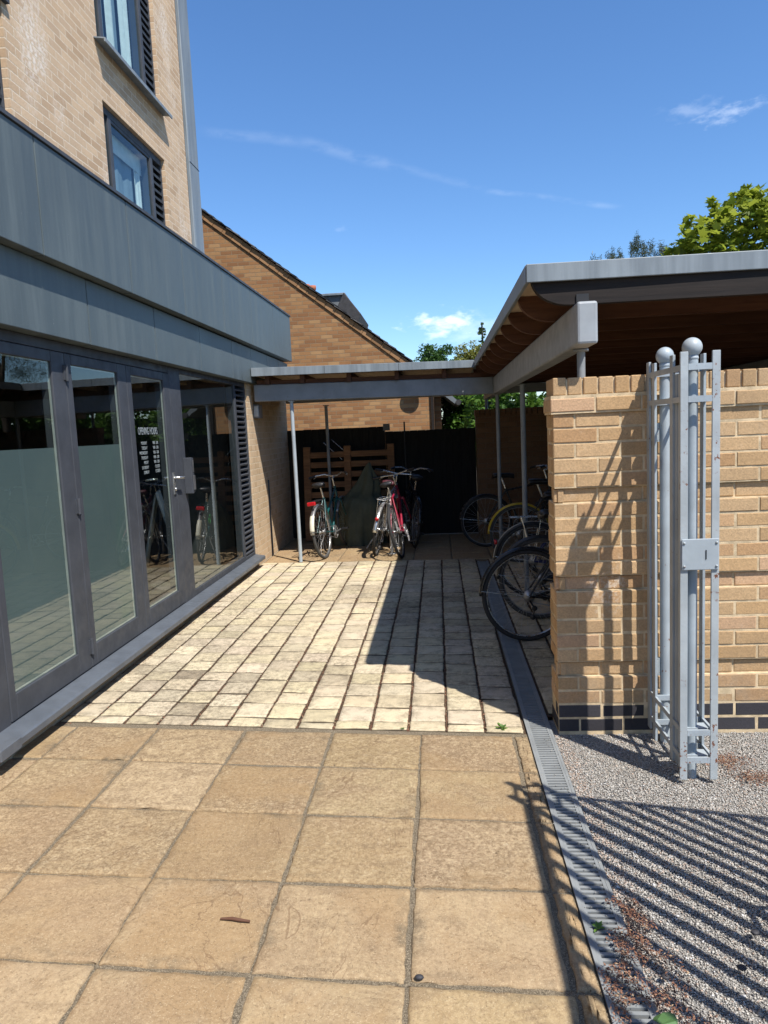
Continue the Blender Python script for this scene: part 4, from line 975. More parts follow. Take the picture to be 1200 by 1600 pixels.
# railing and opened gate leaf just right of the picture: their shadows fall on the gravel
def railing(name, label, cat, p, q, h, step, top_w, second):
    r0 = empty(name, (*p, 0), label, cat); p = Vector((*p, 0)); q = Vector((*q, 0)); d = q - p; L_ = d.length; u = d.normalized()
    for zc, w_, h_ in ((h - .065, top_w, .026), (h - .195, .011, .026), (.225, .011, .026), (.095, .011, .026)):
        if zc == h - .195 and not second: continue
        m = MB(); m.bar(p + Vector((0, 0, zc)), q + Vector((0, 0, zc)), w_, h_); m.build('rail', 'gate', r0)
    n = int(L_ / step)
    for k in range(n + 1):
        c = p + u * (L_ * k / n); m = MB()
        m.bar(c + Vector((0, 0, .01)), c + Vector((0, 0, h - .052)), .016, .038, u); m.build('bar', 'gate', r0)
    local(r0); return r0
railing('metal_railing', 'grey flat-bar railing running toward the viewer, outside the picture, throwing striped shade', 'railing', (1.105, 2.04), (1.105, -.6), 1.85, .118, .055, False)
gl_ = railing('gate_leaf', 'grey flat-bar gate leaf standing open, outside the picture, shading the gravel', 'gate', (1.24, 2.15), (2.30, 1.90), 1.85, .108, .020, False)
cp = empty('gate_post', (1.13, 2.14, 0), 'grey square cage post at the railing corner, outside the picture, casting a squared shadow', 'post')
for xx_ in (1.07, 1.19):
    for yy_ in (2.08, 2.20):
        m = MB(); m.box(xx_ - .017, xx_ + .017, yy_ - .006, yy_ + .006, 0, 1.885); m.build('bar', 'gate', cp)
for zc in (1.822, 1.688, .222, .095):
    for yy_ in (2.08, 2.20):
        m = MB(); m.box(1.0875, 1.1725, yy_ - .005, yy_ + .005, zc - .013, zc + .013); m.build('rail', 'gate', cp)
    for xx_ in (1.07, 1.19):
        m = MB(); m.box(xx_ - .005, xx_ + .005, 2.0865, 2.1935, zc - .013, zc + .013); m.build('rail', 'gate', cp)
local(cp)

# ================================================================== BICYCLES
WR = .345
def wheel(b, cx, tyre='tyre', rim='alloy', nsp=28, cass=False, width=.019):
    m = MB(); m.ring((cx, 0, WR), WR - .036, .0085, 'y', 48, 6); m.lathe((cx, -.03, WR), [(.02, 0), (.028, .004), (.014, .012), (.014, .048), (.028, .056), (.02, .06)], 12, 'y'); w = m.build('wheel', rim, b)
    m = MB(); m.ring((cx, 0, WR), WR - width, width, 'y', 56, 10); m.build('tyre', tyre, w)
    m = MB()
    for k in range(nsp):
        a = 2 * math.pi * k / nsp; s = .026 if k % 2 else -.026; off = .28 * (1 if (k // 2) % 2 else -1); hx, hz = .024 * math.cos(a + off * 4), .024 * math.sin(a + off * 4)
        m.tube([(cx + hx, s, WR + hz), (cx + (WR - .042) * math.cos(a), 0, WR + (WR - .042) * math.sin(a))], .0012, 3, caps=False)
    m.build('spokes', 'spoke', w)
    return w
def arcband(m, c, R_, w, t, a0, a1, n=26):
    vs = []; fs = []; prof = [(-w / 2, -.012), (-w * .36, .0), (0, .006), (w * .36, .0), (w / 2, -.012)]; pr2 = [(y, h - t) for y, h in prof[::-1]]; pp = prof + pr2; k = len(pp)
    for i in range(n + 1):
        a = a0 + (a1 - a0) * i / n
        for (y, h) in pp: vs.append((c[0] + (R_ + h) * math.cos(a), y, c[1] + (R_ + h) * math.sin(a)))
    for i in range(n):
        for j in range(k): fs.append((i * k + j, i * k + (j + 1) % k, (i + 1) * k + (j + 1) % k, (i + 1) * k + j))
    fs.append(tuple(range(k))); fs.append(tuple(n * k + j for j in range(k))[::-1]); return m.add(vs, fs, True)
def bicycle(label, loc, heading, lean_, frame, tyre='tyre', rim='alloy', guard=None, rack=None, light=None, tip=None, style='diamond', bar='flat', saddle='black_part', steer=0.0, group=None, kick=True, lock=None, sh_=.95, stripe=None):
    b = empty('bicycle', loc, label, 'bicycle', group, (lean_, 0, heading))
    A = Vector((0, 0, WR)); Fx = 1.05; Fp = Vector((Fx, 0, WR)); BB = Vector((.44, 0, .285)); S = Vector((.27, 0, .77)); HT = Vector((.82, 0, .88)); HB = Vector((.865, 0, .71))
    fm = frame if not isinstance(frame, str) else MT[frame]
    m = MB(); low = style == 'step'
    top = BB + (S - BB) * .55 if low else S + (BB - S) * .06
    m.tube([top, HT + (HB - HT) * .2], .0145, 8); m.tube([BB, HB + (HT - HB) * .15], .017, 8); m.tube([BB, S], .0155, 8); m.tube([HT, HB], .019, 10)
    for s in (-1, 1):
        m.tube([A + Vector((0, s * .062, 0)), S + Vector((.0, s * .014, -.03))], .0075, 6); m.tube([A + Vector((0, s * .062, 0)), BB + Vector((-.03, s * .03, 0))], .009, 6)
    m.tube([BB + Vector((0, -.035, 0)), BB + Vector((0, .035, 0))], .021, 10); m.build('frame', fm, b)
    wheel(b, 0, tyre, rim); 
    m = MB()
    for s in (-1, 1): m.tube([HB + Vector((.005, s * .045, -.03)), HB + Vector((.05, s * .055, -.18)), Fp + Vector((0, s * .055, 0))], [.012, .011, .008], 8)
    m.bar(HB + Vector((.005, -.055, -.025)), HB + Vector((.005, .055, -.025)), .03, .03); m.build('fork', fm, b); wheel(b, Fx, tyre, rim)
    # saddle and post
    m = MB(); sp = S + (S - BB).normalized() * (sh_ - .79); m.tube([S, sp], .0125, 8); m.build('seat_post', 'chrome', b)
    m = MB(); st_ = [(-.13, .075, 0), (-.11, .085, .012), (-.05, .075, .014), (.02, .042, .008), (.09, .024, .004), (.14, .018, -.004), (.155, .008, -.012)]; vs = []; fs = []
    for (dx, hw, dz) in st_:
        for k in range(10):
            a = 2 * math.pi * k / 10; vs.append((sp.x + .02 + dx, hw * math.cos(a), sp.z + .02 + dz + (.026 if math.sin(a) > 0 else .04) * math.sin(a)))
    for i in range(len(st_) - 1):
        for k in range(10): fs.append((i * 10 + k, i * 10 + (k + 1) % 10, (i + 1) * 10 + (k + 1) % 10, (i + 1) * 10 + k))
    fs += [tuple(range(10))[::-1], tuple((len(st_) - 1) * 10 + k for k in range(10))]; m.add(vs, fs, True); m.build('saddle', saddle, b)
    # stem and handlebar
    top_ = HT + (HT - HB).normalized() * .12; cs, sn = math.cos(steer), math.sin(steer)
    def H(x, y, z): return (top_.x + x * cs - y * sn, top_.y + x * sn + y * cs, top_.z + z)
    m = MB(); m.tube([HT, top_], .012, 8); m.tube([H(0, 0, -.01), H(.06, 0, .015)], .012, 8)
    if bar == 'swept': pts = [(-.12, -.31, .03), (-.04, -.24, .05), (.03, -.14, .055), (.06, -.05, .02), (.06, .05, .02), (.03, .14, .055), (-.04, .24, .05), (-.12, .31, .03)]
    elif bar == 'drop': pts = [(0, -.2, -.11), (.08, -.2, -.10), (.11, -.2, -.04), (.09, -.2, .01), (.06, -.19, .02), (.06, 0, .02), (.06, .19, .02), (.09, .2, .01), (.11, .2, -.04), (.08, .2, -.10), (0, .2, -.11)]
    else: pts = [(.02, -.31, .04), (.05, -.16, .035), (.06, 0, .02), (.05, .16, .035), (.02, .31, .04)]
    m.tube([H(*p) for p in pts], .011, 8); hb = m.build('handlebar', 'chrome', b)
    if bar != 'drop':
        for s in (0, -1):
            p, q = Vector(H(*pts[s])), Vector(H(*pts[1 if s == 0 else -2])); m = MB(); m.tube([p, p + (q - p) * .95 * (.9 if bar == 'swept' else .75)], .0165, 8); m.build('grip', 'black_part', hb)
            m = MB(); g0 = p + (q - p) * 1.0; m.tube([g0, g0 + Vector((.05, 0, -.01)), g0 + (p - q) * .55 + Vector((.055, 0, -.03))], .005, 6); m.build('brake_lever', 'alloy', hb)
    # chainset
    m = MB(); m.ring(BB + Vector((0, -.045, 0)), .085, .005, 'y', 32, 5); m.lathe(BB + Vector((0, -.05, 0)), [(.03, 0), (.03, .006)], 12, 'y')
    for k in range(5):
        a = k * 1.2566; m.bar(BB + Vector((.02 * math.cos(a), -.046, .02 * math.sin(a))), BB + Vector((.083 * math.cos(a), -.046, .083 * math.sin(a))), .005, .014, (0, 1, 0))
    m.lathe(A + Vector((0, -.052, 0)), [(.045, 0), (.045, .003), (.03, .012), (.03, .016)], 20, 'y')
    for s in (-1, 1): m.bar(BB + Vector((.0, -.045, s * .085)), A + Vector((0, -.045, s * .042)), .004, .008)
    cs_ = m.build('chainset', 'alloy', b); an = random.uniform(0, 6.28)
    m = MB(); p = A + Vector((.0, -.055, -.03)); m.bar(p, p + Vector((.035, 0, -.06)), .012, .022, (0, 1, 0)); m.lathe(p + Vector((.035, -.006, -.06)), [(.02, 0), (.02, .01)], 12, 'y'); m.bar(p + Vector((.035, 0, -.06)), p + Vector((.02, 0, -.125)), .008, .02, (0, 1, 0)); m.lathe(p + Vector((.02, -.006, -.125)), [(.02, 0), (.02, .01)], 12, 'y'); m.build('derailleur', 'black_part', b)
    for s in (-1, 1):
        e = BB + Vector((.165 * math.cos(an) * s, s * -.075, .165 * math.sin(an) * s)); m = MB(); m.bar(BB + Vector((0, s * -.06, 0)), e, .012, .022, (0, 1, 0)); m.build('crank', 'chrome', b)
        m = MB(); m.box(e.x - .045, e.x + .045, e.y - s * .10 if s > 0 else e.y + .01, e.y - .01 if s > 0 else e.y + .10, e.z - .012, e.z + .012); m.build('pedal', 'black_part', b, bevel=.003)
    if guard:
        m = MB(); arcband(m, (0, WR), WR + .016, .056, .003, R(20), R(178)); gg = m.build('mudguard', guard, b)
        m = MB(); arcband(m, (Fx, WR), WR + .016, .056, .003, R(10), R(150)); m.build('mudguard', guard, b)
        m = MB()
        for s in (-1, 1): m.tube([(0, s * .065, WR), ((WR + .01) * math.cos(R(172)), s * .03, WR + (WR + .01) * math.sin(R(172)))], .0025, 5)
        m.build('stay', 'chrome', b)
        if tip:
            m = MB(); arcband(m, (0, WR), WR + .0215, .060, .004, R(138), R(172), 10); m.build('mudguard_tip', tip, b)
        if stripe:
            m = MB(); arcband(m, (0, WR), WR + .0200, .026, .003, R(60), R(176), 24); m.build('mudguard_stripe', stripe, b)
        if light == 'guard':
            m = MB(); m.lathe((-(WR + .03) * math.cos(R(30)), 0, WR + (WR + .02) * math.sin(R(30))), [(.022, -.03), (.024, -.012), (.02, -.002)], 14, 'x'); m.build('rear_reflector', 'red_lens', b)
    if rack:
        m = MB(); zr = .755
        for y in (-.055, 0, .055): m.tube([(-.20, y, zr), (.19, y, zr)], .0055, 6)
        for x in (-.20, -.02, .16): m.tube([(x, -.055, zr), (x, .055, zr)], .0055, 6)
        for s in (-1, 1):
            m.tube([(0, s * .066, WR), (-.10, s * .06, zr)], .0045, 6); m.tube([(0, s * .066, WR), (.08, s * .06, zr)], .0045, 6)
        m.build('luggage_rack', rack, b)
        if light == 'rack':
            m = MB(); m.box(-.245, -.205, -.055, .055, zr - .045, zr + .005); m.build('rear_light', 'red_lens', b, bevel=.01)
    if kick:
        m = MB(); m.tube([(.26, .05, .30), (.20, .17, .03 + .0)], .008, 6); m.build('kickstand', 'alloy', b)
    if lock:
        m = MB(); m.ring((.40, .03, .52), .06, .011, 'y', 24, 6); m.build('lock', lock, b)
    return b
MT['teal'] = plain('teal_frame_paint', (.008, .066, .070), .3); MT['navy'] = plain('navy_frame_paint', (.012, .022, .10), .3)
MT['red'] = plain('red_frame_paint', (.26, .012, .035), .3); MT['white'] = plain('white_frame_paint', (.62, .62, .60), .3); MT['blackf'] = plain('black_frame_paint', (.012, .012, .013), .3)
MT['silver'] = plain('silver_frame_paint', (.45, .46, .47), .3, .4); MT['yellow'] = plain('yellow_guard_paint', (.42, .30, .02), .35); MT['brown'] = plain('maroon_saddle', (.07, .015, .02), .5)
MT['greyguard'] = plain('pale_grey_guard', (.30, .29, .26), .4)
hd = R(90)
bicycle('teal bicycle with red rear light and cream mudguard tip beside the shelter post', (-1.50, 9.12, 0), R(81), R(-6), 'teal', 'tyre_grey', 'chrome', 'alloy', 'black_part', 'rack', 'white_lens', 'step', 'swept', lock='green_lens', steer=-.25)
bicycle('silver bicycle with chrome mudguard and red reflector, leaning toward the red one', (-.86, 9.22, 0), R(84), R(11), 'silver', 'tyre', 'chrome', 'chrome', 'chrome', 'guard', None, 'diamond', 'flat', saddle='brown', steer=.2)
bicycle('red and white bicycle leaning against the silver one', (-.50, 8.98, 0), R(84), R(-12), 'red', 'tyre', 'alloy', None, None, None, None, 'diamond', 'flat', kick=False, steer=-.2)
bicycle('black bicycle behind the red one with a dark front wheel', (-.38, 9.75, 0), R(100), R(6), 'blackf', 'tyre', 'alloy', 'blackf', None, None, None, 'diamond', 'swept', kick=False)
# right-hand row, rear wheels towards the drain
bicycle('black bicycle nearest the brick wall, its whole rear wheel showing', (.625, 5.33, 0), R(6), R(-3), 'blackf', 'tyre', 'chrome', 'blackf', None, None, None, 'diamond', 'flat', kick=False)
bicycle('black bicycle with olive tyre wall, second from the brick wall', (.80, 5.95, 0), R(2), R(3), 'blackf', 'tyre_grey', 'alloy', 'black_part', None, None, None, 'step', 'swept', kick=False)
bicycle('bicycle with pale striped mudguard, luggage rack and red reflector', (.84, 6.72, 0), R(-2), R(-2), 'navy', 'tyre', 'chrome', 'black_part', 'chrome', 'guard', None, 'diamond', 'swept', kick=False, stripe='greyguard')
bicycle('bicycle with yellow rear mudguard in the row on the right', (.90, 8.45, 0), R(0), R(3), 'blackf', 'tyre_grey', 'alloy', 'yellow', None, None, None, 'diamond', 'flat', kick=False)
bicycle('black bicycle farthest into the shelter, before the end of the black fence', (.60, 9.62, 0), R(4), R(-3), 'blackf', 'tyre', 'alloy', 'blackf', None, None, None, 'diamond', 'swept', kick=False)
bicycle('dark bicycle with a raised saddle between the two thin posts', (1.15, 7.6, 0), R(-4), R(2), 'blackf', 'tyre', 'alloy', None, None, None, None, 'diamond', 'flat', kick=False, sh_=1.02)
hs_ = empty('bike_stand', (-.63, 9.45, 0), 'grey steel hoop stand between the silver and red bicycles', 'bike stand')
pts = [(-.655, 9.30, 0), (-.655, 9.30, .62)] + [(-.655, 9.30 + .12 - .12 * math.cos(a), .62 + .12 * math.sin(a)) for a in (R(30), R(60), R(90))] + [(-.655, 9.85, .74)] + [(-.655, 9.85 + .12 * math.sin(a), .62 + .12 * math.cos(a)) for a in (R(30), R(60), R(90))] + [(-.655, 9.97, 0)]
m = MB(); m.tube(pts, .024, 12); m.build('hoop', 'alloy', hs_); m = MB(); m.lathe((-.655, 9.30, 0.002), [(.06, 0), (.06, .008)], 16); m.lathe((-.655, 9.97, 0.002), [(.06, 0), (.06, .008)], 16); m.build('base_plate', 'alloy', hs_); local(hs_)

# ================================================================== HOUSE BEHIND
ho = empty('brick_house', (-4, 16, 0), 'brown brick house gable with a long sloping slate roof', 'house')
YH = 14.5; sl = .786; xr = -.5; zr_ = 2.92
def zroof(x): return zr_ - sl * (x - xr)
m = MB(); m.prism([(-.06, -.02), (-.06, zroof(-.06) - .10), (-6.6, zroof(-6.6) - .10), (-13.1, zroof(-.06) - .10), (-13.1, -.02)], YH, YH + 9, 'xz'); m.build('wall', 'house', ho)
m = MB(); m.prism([(.085, -.02), (.085, zroof(.085) - .12), (-.058, zroof(-.058) - .12), (-.058, -.02)], YH + .28, YH + 8.9, 'xz'); m.build('return_wall', 'house', ho)
nv = Vector((1, 0, -sl)).normalized(); up = Vector((sl, 0, 1)).normalized()
# brick verge course running up the slope
m = MB(); s = 0; p0 = Vector((.06, YH - .03, zroof(.06)))
Lr = (Vector((-6.6, 0, zroof(-6.6))) - Vector((.06, 0, zroof(.06)))).length; d = -nv
while s < Lr:
    a = p0 + d * s; b = p0 + d * (s + .218); q = []
    for e in (a, b):
        for h_ in (-.115, -.004):
            for yy_ in (YH - .028, YH + .02): q.append(e + up * h_ + Vector((0, yy_ - (YH - .03), 0)))
    m.col = tuple(np.array((.36, .20, .095)) * random.uniform(.75, 1.2)); m.add(q, [(0, 2, 3, 1), (4, 5, 7, 6), (0, 1, 5, 4), (2, 6, 7, 3), (0, 4, 6, 2), (1, 3, 7, 5)]); s += .226
m.build('verge_course', 'brick_piece', ho, col=True)
# tiles in steps
m = MB(); s = -.32; kx = 0
while s < Lr + .1:
    a = p0 + d * s; b = p0 + d * (s + .27); th = .028; q = []
    for e, lift in ((a, .030), (b, .006)):
        for h_ in (0, .02):
            for yy_ in (YH - .07 + random.uniform(-.012, .012), YH + 9.1): q.append(Vector((e.x, yy_, e.z)) + up * (h_ + lift))
    m.add(q, [(0, 2, 3, 1), (4, 5, 7, 6), (0, 1, 5, 4), (2, 6, 7, 3), (0, 4, 6, 2), (1, 3, 7, 5)]); s += .2
m.build('roof', 'tile', ho)
m = MB(); m.prism([(-6.6, zroof(-6.6) + .05), (-13.4, zroof(.2) + .05), (-13.4, zroof(.2) - .05), (-6.6, zroof(-6.6) - .08)], YH - .05, YH + 9.1, 'xz'); m.build('rear_roof_slope', 'tile', ho)
# dormer
m = MB(); m.box(-2.80, -1.96, 16.35, 18.0, 3.4, 4.60); m.build('dormer', 'lead', ho)
m = MB(); m.prism([(-2.14, 4.30), (-1.955, 4.655), (-1.60, 4.18), (-1.74, 3.70), (-2.14, 3.70)], 16.25, 18.1, 'xz'); m.build('dormer_cheek', 'tile', ho, bevel=.015)
m = MB(); m.box(-2.86, -1.93, 16.28, 18.2, 4.601, 4.655); m.build('dormer_roof', 'zinc2', ho, bevel=.01)
m = MB(); m.prism([(.02, 2.33), (.36, 2.05), (.40, 2.12), (.10, 2.40)], YH - .1, YH + 8.8, 'xz'); m.build('eaves_box', 'lead', ho)
m = MB(); m.tube([(.42, YH - .15, 2.08), (.42, YH + 8.9, 2.08)], .055, 10); m.build('gutter', 'tile', ho)
m = MB(); m.box(-.118, -.062, YH - .05, YH - .001, 0, 2.5); m.build('downpipe', 'rafter_dark', ho)
local(ho)
for xx_, lb in ((-3.25, 'red clay chimney pot peeping over the roof slope, the lower of two'), (-3.42, 'red clay chimney pot peeping over the roof slope, the upper of two')):
    e = empty('chimney_pot', (xx_, 20, 5), lb, 'chimney pot'); m = MB(); m.lathe((0, 0, -.6 + (xx_ + 3.25) * -.25), [(.09, 0), (.085, 1.06), (.1, 1.08), (.1, 1.17), (.07, 1.17)], 14); m.build('pot', 'pot', e)
sd = empty('satellite_dish', (-.54, 14.4, 2.3), 'round brown dish fixed to the house gable just under the shelter beam', 'dish')
m = MB(); m.lathe((-.40, 14.33, 2.45), [(.04, .08), (.12, .06), (.165, .03), (.19, 0), (.186, -.012), (.15, .01)], 26, 'y'); m.build('dish', 'dishm', sd)
m = MB(); m.tube([(-.40, 14.40, 2.45), (-.40, 14.5, 2.45)], .02, 8); m.build('bracket', 'lead', sd); local(sd)

# ================================================================== TREES AND HEDGE
def leaves(centers, radii, counts, size, shape='oval', droop=.3, up_bias=.35, jit=.35, shell=.55):
    Ps = []; T = []
    for c, r, k in zip(centers, radii, counts):
        v = RNG.normal(0, 1, (k, 3)); v /= np.linalg.norm(v, axis=1)[:, None]; rr = shell + (1 - shell) * RNG.random((k, 1)) ** .6
        rr *= 1 + jit * .5 * RNG.normal(0, 1, (k, 1)) * .3
        Ps.append(np.array(c) + v * rr * np.array(r)); T.append(np.clip(.45 + .25 * RNG.normal(0, 1, k), 0, 1))
    P = np.concatenate(Ps); t = np.concatenate(T); n = len(P)
    nrm = RNG.normal(0, 1, (n, 3)); nrm[:, 2] = np.abs(nrm[:, 2]) + up_bias; nrm /= np.linalg.norm(nrm, axis=1)[:, None]
    a = RNG.normal(0, 1, (n, 3)); u = np.cross(nrm, a); u /= np.linalg.norm(u, axis=1)[:, None]; w = np.cross(nrm, u); s = size * RNG.uniform(.6, 1.25, (n, 1))
    if shape == 'oval': prof = [(-1, 0), (-.2, -.42), (.6, -.3), (1, 0), (.6, .3), (-.2, .42)]
    elif shape == 'maple':
        prof = []
        for k in range(5):
            an = R(-100 + 50 * k); L_ = (.75, .95, 1.1, .95, .75)[k]; prof.append((L_ * math.cos(an), L_ * math.sin(an)))
            if k < 4: a2 = R(-75 + 50 * k); prof.append((.52 * math.cos(a2), .52 * math.sin(a2)))
        prof.append((-.25, 0))
    else: prof = [(-1, -.1), (1, -.06), (1, .06), (-1, .1)]
    prof = np.array(prof); k = len(prof)
    V = P[:, None, :] + u[:, None, :] * prof[None, :, 0:1] * s[:, None, :] + w[:, None, :] * prof[None, :, 1:2] * s[:, None, :]
    V += nrm[:, None, :] * (-(prof[None, :, 0:1] ** 2) * droop * s[:, None, :])
    Fc = np.arange(n * k).reshape(n, k); return V.reshape(-1, 3), Fc, t, k
def crown(name, parent, mat, spec, size, shape='oval', **kw):
    V, Fc, t, k = leaves(*zip(*spec), size, shape, **kw); o = np_mesh(name, V - np.array(parent.location), Fc, mat, parent, extra={'tint': t}, k=k); return o
def blob_spec(c, R3, nb, per, br, seed):
    rg = np.random.default_rng(seed); out = []
    for _ in range(nb):
        v = rg.normal(0, 1, 3); v /= np.linalg.norm(v); q = np.array(c) + v * np.array(R3) * rg.random() ** .45; r = br * rg.uniform(.6, 1.3); out.append((q, (r, r, r * .75), int(per * rg.uniform(.6, 1.3))))
    return out
MT['maple'] = leaf_mat('maple_leaf', (.075, .14, .014), (.30, .34, .04), .5); MT['oak'] = leaf_mat('dark_leaf', (.022, .060, .014), (.075, .15, .03), .3)
MT['lime'] = leaf_mat('yellow_green_leaf', (.075, .11, .02), (.26, .25, .06), .35); MT['hedge'] = leaf_mat('laurel_leaf', (.028, .085, .012), (.12, .22, .03), .35); MT['yew'] = leaf_mat('yew_leaf', (.022, .040, .012), (.085, .095, .03), .3)
MT['conifer'] = leaf_mat('conifer_leaf', (.03, .065, .02), (.10, .15, .05), .25); MT['weedleaf'] = leaf_mat('weed_leaf', (.05, .13, .02), (.16, .28, .05), .35)
def trunk(parent, base, top, r, limbs, seed, name='trunk'):
    rg = random.Random(seed); m = MB(); b = Vector(base); t = Vector(top); mid = b.lerp(t, .5) + Vector((rg.uniform(-.1, .1), rg.uniform(-.1, .1), 0))
    m.tube([b, mid, t], [r, r * .75, r * .5], 10)
    for q in limbs:
        q = Vector(q); s0 = b.lerp(t, rg.uniform(.6, .98)); k = s0.lerp(q, .5) + Vector((rg.uniform(-.1, .1), rg.uniform(-.1, .1), .1)); m.tube([s0, k, q], [r * .4, r * .22, r * .07], 6)
    m.v = [tuple(Vector(v) - Vector(parent.location)) for v in m.v]; return m.build(name, 'bark', parent)
# maple over the shelter roof
mp = empty('maple_tree', (3.9, 9.2, 0), 'bright green maple with big lobed leaves above the shelter roof', 'tree')
sp = [((3.15, 8.9, 3.62), (.32, .4, .28), 120), ((3.55, 8.9, 3.82), (.38, .45, .26), 170), ((3.95, 9.0, 3.86), (.42, .45, .28), 190), ((4.5, 9.1, 3.9), (.5, .5, .35), 200), ((2.92, 9.0, 3.45), (.24, .32, .2), 75), ((3.4, 9.1, 3.4), (.55, .5, .3), 230), ((4.0, 9.2, 3.45), (.6, .5, .35), 260), ((3.0, 9.3, 3.2), (.3, .4, .2), 90), ((4.8, 9.4, 3.5), (.6, .6, .5), 220), ((3.6, 9.6, 3.2), (.9, .5, .3), 240), ((2.93, 8.8, 3.84), (.07, .1, .04), 7), ((3.2, 8.8, 4.0), (.1, .1, .05), 9), ((4.05, 8.9, 4.14), (.16, .15, .08), 26), ((3.62, 8.85, 4.08), (.2, .2, .08), 34), ((3.95, 8.8, 4.16), (.12, .12, .06), 14)]
sp = [(a, b_, int(c_ * 1.7)) for a, b_, c_ in sp]
crown('crown', mp, 'maple', sp, .082, 'maple', droop=.22, up_bias=.9, shell=.35)
trunk(mp, (3.9, 9.6, 0), (3.9, 9.5, 2.9), .11, [(3.1, 9.0, 3.6), (3.55, 8.95, 3.85), (4.0, 9, 4.0), (4.5, 9.1, 3.9), (2.95, 9.0, 3.45), (3.3, 9.2, 3.3), (4.7, 9.4, 3.5), (3.75, 8.9, 4.05)], 2)
yw = empty('yew_tree', (3.6, 13.2, 0), 'dark yew with upright tips just showing over the roof edge', 'tree')
rg = np.random.default_rng(5); sp = []
for k in range(60):
    x = rg.uniform(2.75, 4.6); sp.append(((x, 13.2 + rg.normal(0, .2), 4.22 + .28 * math.exp(-((x - 3.6) / .7) ** 2) + rg.normal(0, .06)), (.05, .05, .16), 60))
sp += blob_spec((3.6, 13.3, 3.4), (.95, .7, .95), 30, 220, .35, 9)
crown('crown', yw, 'yew', sp, .035, 'needle', up_bias=.0, shell=.1); trunk(yw, (3.6, 13.4, 0), (3.6, 13.3, 3.4), .12, [(3.2, 13.2, 4.1), (3.9, 13.2, 4.1)], 3)
dk = empty('broadleaf_tree', (0, 33, 0), 'dark green rounded tree beyond the end of the house roof', 'tree')
crown('crown', dk, 'oak', blob_spec((.05, 33, 4.1), (.9, 1.0, 1.25), 50, 170, .34, 4), .075, up_bias=.3, shell=.4); trunk(dk, (.05, 33.2, 0), (.05, 33.1, 3.4), .16, [(-.5, 33, 4.2), (.5, 33, 4.4), (.1, 33, 4.8)], 4)
lm = empty('garden_tree', (1.7, 30, 0), 'yellow-green tree in flower between the dark tree and the shelter', 'tree')
crown('crown', lm, 'lime', blob_spec((1.5, 30, 3.95), (1.2, .9, .9), 46, 190, .32, 8) + blob_spec((.75, 30, 3.6), (.5, .6, .55), 12, 150, .25, 18), .06, up_bias=.4, shell=.4); trunk(lm, (1.5, 30.2, 0), (1.5, 30.1, 3.2), .14, [(1, 30, 4), (2, 30, 4), (1.5, 30, 4.3)], 5)
cf = empty('conifer_tree', (1.95, 31, 0), 'slim conifer leader rising beside the corner of the shelter roof', 'tree')
rg = np.random.default_rng(15); sp = []
for k in range(46):
    h_ = rg.random(); z = 3.2 + 2.65 * h_; w_ = .06 + .62 * (1 - h_) ** 1.1; a = rg.uniform(0, 6.28); rr = w_ * rg.random() ** .5
    sp.append(((1.98 + rr * math.cos(a), 31 + rr * math.sin(a), z), (.16 * (1.1 - h_) + .05, .14, .05), 50))
crown('crown', cf, 'conifer', sp, .04, up_bias=.2, shell=.1); trunk(cf, (1.98, 31, 0), (1.98, 31, 5.85), .07, [], 6)
hg = empty('laurel_hedge', (2, 14, 0), 'sunlit green hedge seen through the gap above the back wall', 'hedge')
sp = []; rg = np.random.default_rng(21)
for k in range(330):
    x = .55 + rg.random() ** .9 * 7; y = 13.4 + rg.random() * 1.2; z = 1.0 + rg.random() * (1.55 if x > 1.1 else 1.3); sp.append(((x, y, z), (.24, .22, .18), 80))
crown('crown', hg, 'hedge', sp, .065, up_bias=.35, shell=.5)
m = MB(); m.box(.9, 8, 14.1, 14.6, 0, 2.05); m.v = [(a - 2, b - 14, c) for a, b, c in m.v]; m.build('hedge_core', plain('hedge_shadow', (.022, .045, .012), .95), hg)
ht = empty('bushy_tree', (.9, 16.5, 0), 'loose bushy tree behind the corner of the brick house', 'tree')
crown('crown', ht, 'hedge', blob_spec((.85, 16.4, 1.9), (.85, .5, .9), 95, 140, .26, 31) , .06, up_bias=.4, shell=.4); trunk(ht, (.95, 16.6, 0), (.95, 16.5, 1.6), .08, [(.6, 16.4, 2.3), (1.2, 16.4, 2.3)], 7)

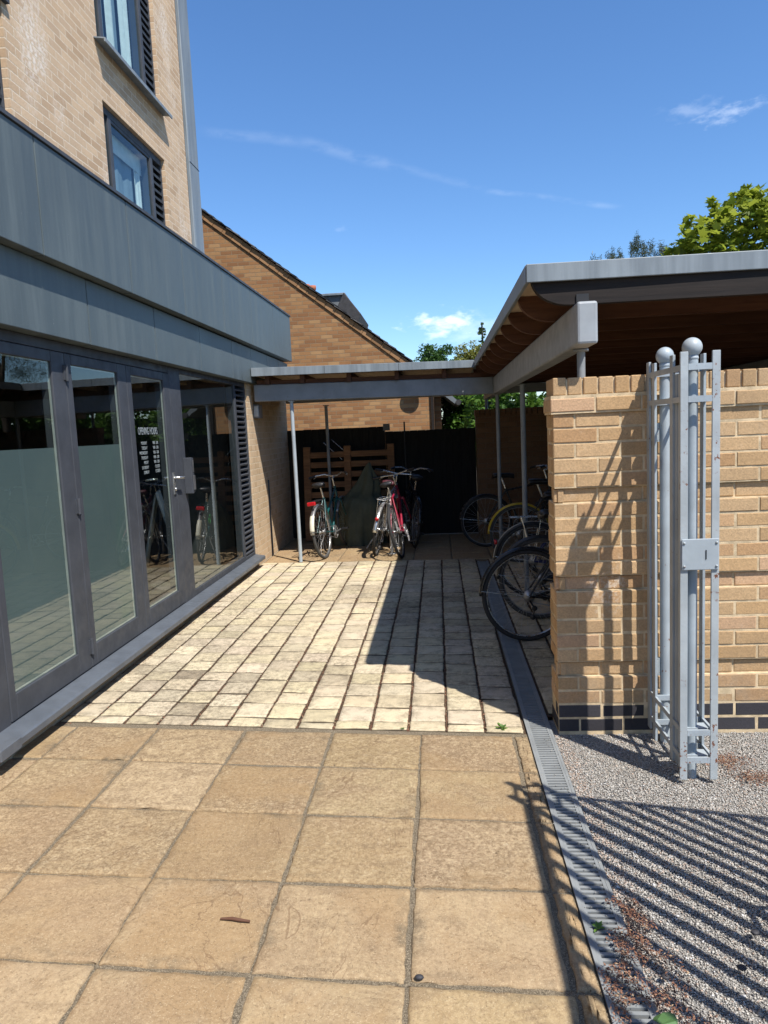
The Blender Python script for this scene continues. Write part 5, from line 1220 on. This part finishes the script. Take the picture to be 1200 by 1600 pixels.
# ================================================================== SMALL THINGS
m = MB(); m.tube([(-.79, 2.215, .007), (-.75, 2.212, .010), (-.72, 2.206, .009), (-.686, 2.203, .007)], [.0035, .006, .0055, .004], 8)
tag(m.build('twig', 'twig'), 'short brown twig lying on a foreground slab', 'twig')
m = MB(); m.ball((-.114, 1.967, .006), .012, 10, 6, (1.2, .8, .6)); tag(m.build('pebble', 'pebble'), 'small dark pebble on the joint of the foreground slabs', 'pebble')
def weed(x, y, s, label, leafn=9, z=0.0):
    w = empty('weed', (x, y, z), label, 'weed'); m = MB()
    for k in range(leafn):
        a = 2.4 * k + random.uniform(-.3, .3); el = random.uniform(.3, 1.1); d = Vector((math.cos(a) * math.cos(el), math.sin(a) * math.cos(el), math.sin(el))); sd_ = d.cross(Vector((0, 0, 1))).normalized(); L_ = s * random.uniform(.6, 1.1)
        p = [Vector((0, 0, .001)), d * L_ * .5 + sd_ * L_ * .17, d * L_ - Vector((0, 0, L_ * .2)), d * L_ * .5 - sd_ * L_ * .17]; m.add(p, [(0, 1, 2, 3)])
    o = m.build('leaf', 'weedleaf', w, fixn=False); at = o.data.attributes.new('tint', 'FLOAT', 'FACE'); at.data.foreach_set('value', [random.random() for _ in o.data.polygons]); return w
weed(.285, 3.745, .05, 'tuft of grass in the paving joint just left of the drain', 16)
weed(.452, 2.19, .035, 'small pale weed at the covered end of the drain')
weed(.425, 1.66, .045, 'bright green weed by the drain at the bottom of the picture', 8)
weed(-.25, 3.76, .022, 'tiny weed in the front joint of the small setts', 7)
m = MB(); a0 = Vector((.545, 1.80, .03)); ps = [a0 + Vector((.028 * math.cos(a) * 1.15, .024 * math.sin(a), .006 * math.sin(a * 2))) for a in [2 * math.pi * k / 12 for k in range(12)]]
m.add(ps + [p - Vector((0, 0, .0015)) for p in ps], [tuple(range(12)), tuple(range(23, 11, -1))] + [(k, (k + 1) % 12, 12 + (k + 1) % 12, 12 + k) for k in range(12)]); tag(m.build('fallen_leaf', plain('green_leaf_face', (.06, .13, .04), .5)), 'round green leaf fallen on the red-brown flakes', 'leaf')
for k, (x, y, s, lb) in enumerate(((.60, 1.98, .011, 'rounded grey pebble among the red-brown flakes'), (.83, 2.02, .013, 'dark flat stone on the gravel below the striped shade'), (.93, 2.17, .012, 'dark stone farther up on the striped gravel'))):
    m = MB(); m.ball((x, y, .008), s, 12, 8, (1.1, .9, .5)); tag(m.build('stone', 'pebble'), lb, 'stone')

# repeats of one kind share a group
GROUPS = {'bicycle': 'bicycles parked under the shelter', 'chimney pot': 'clay pots on the far chimney', 'cane': 'thin rods by the fence', 'weed': 'weeds in the paving joints', 'stone': 'dark stones on the gravel'}
for o in SC.objects:
    if o.parent is None and o.get('category') in GROUPS: o['group'] = GROUPS[o['category']]
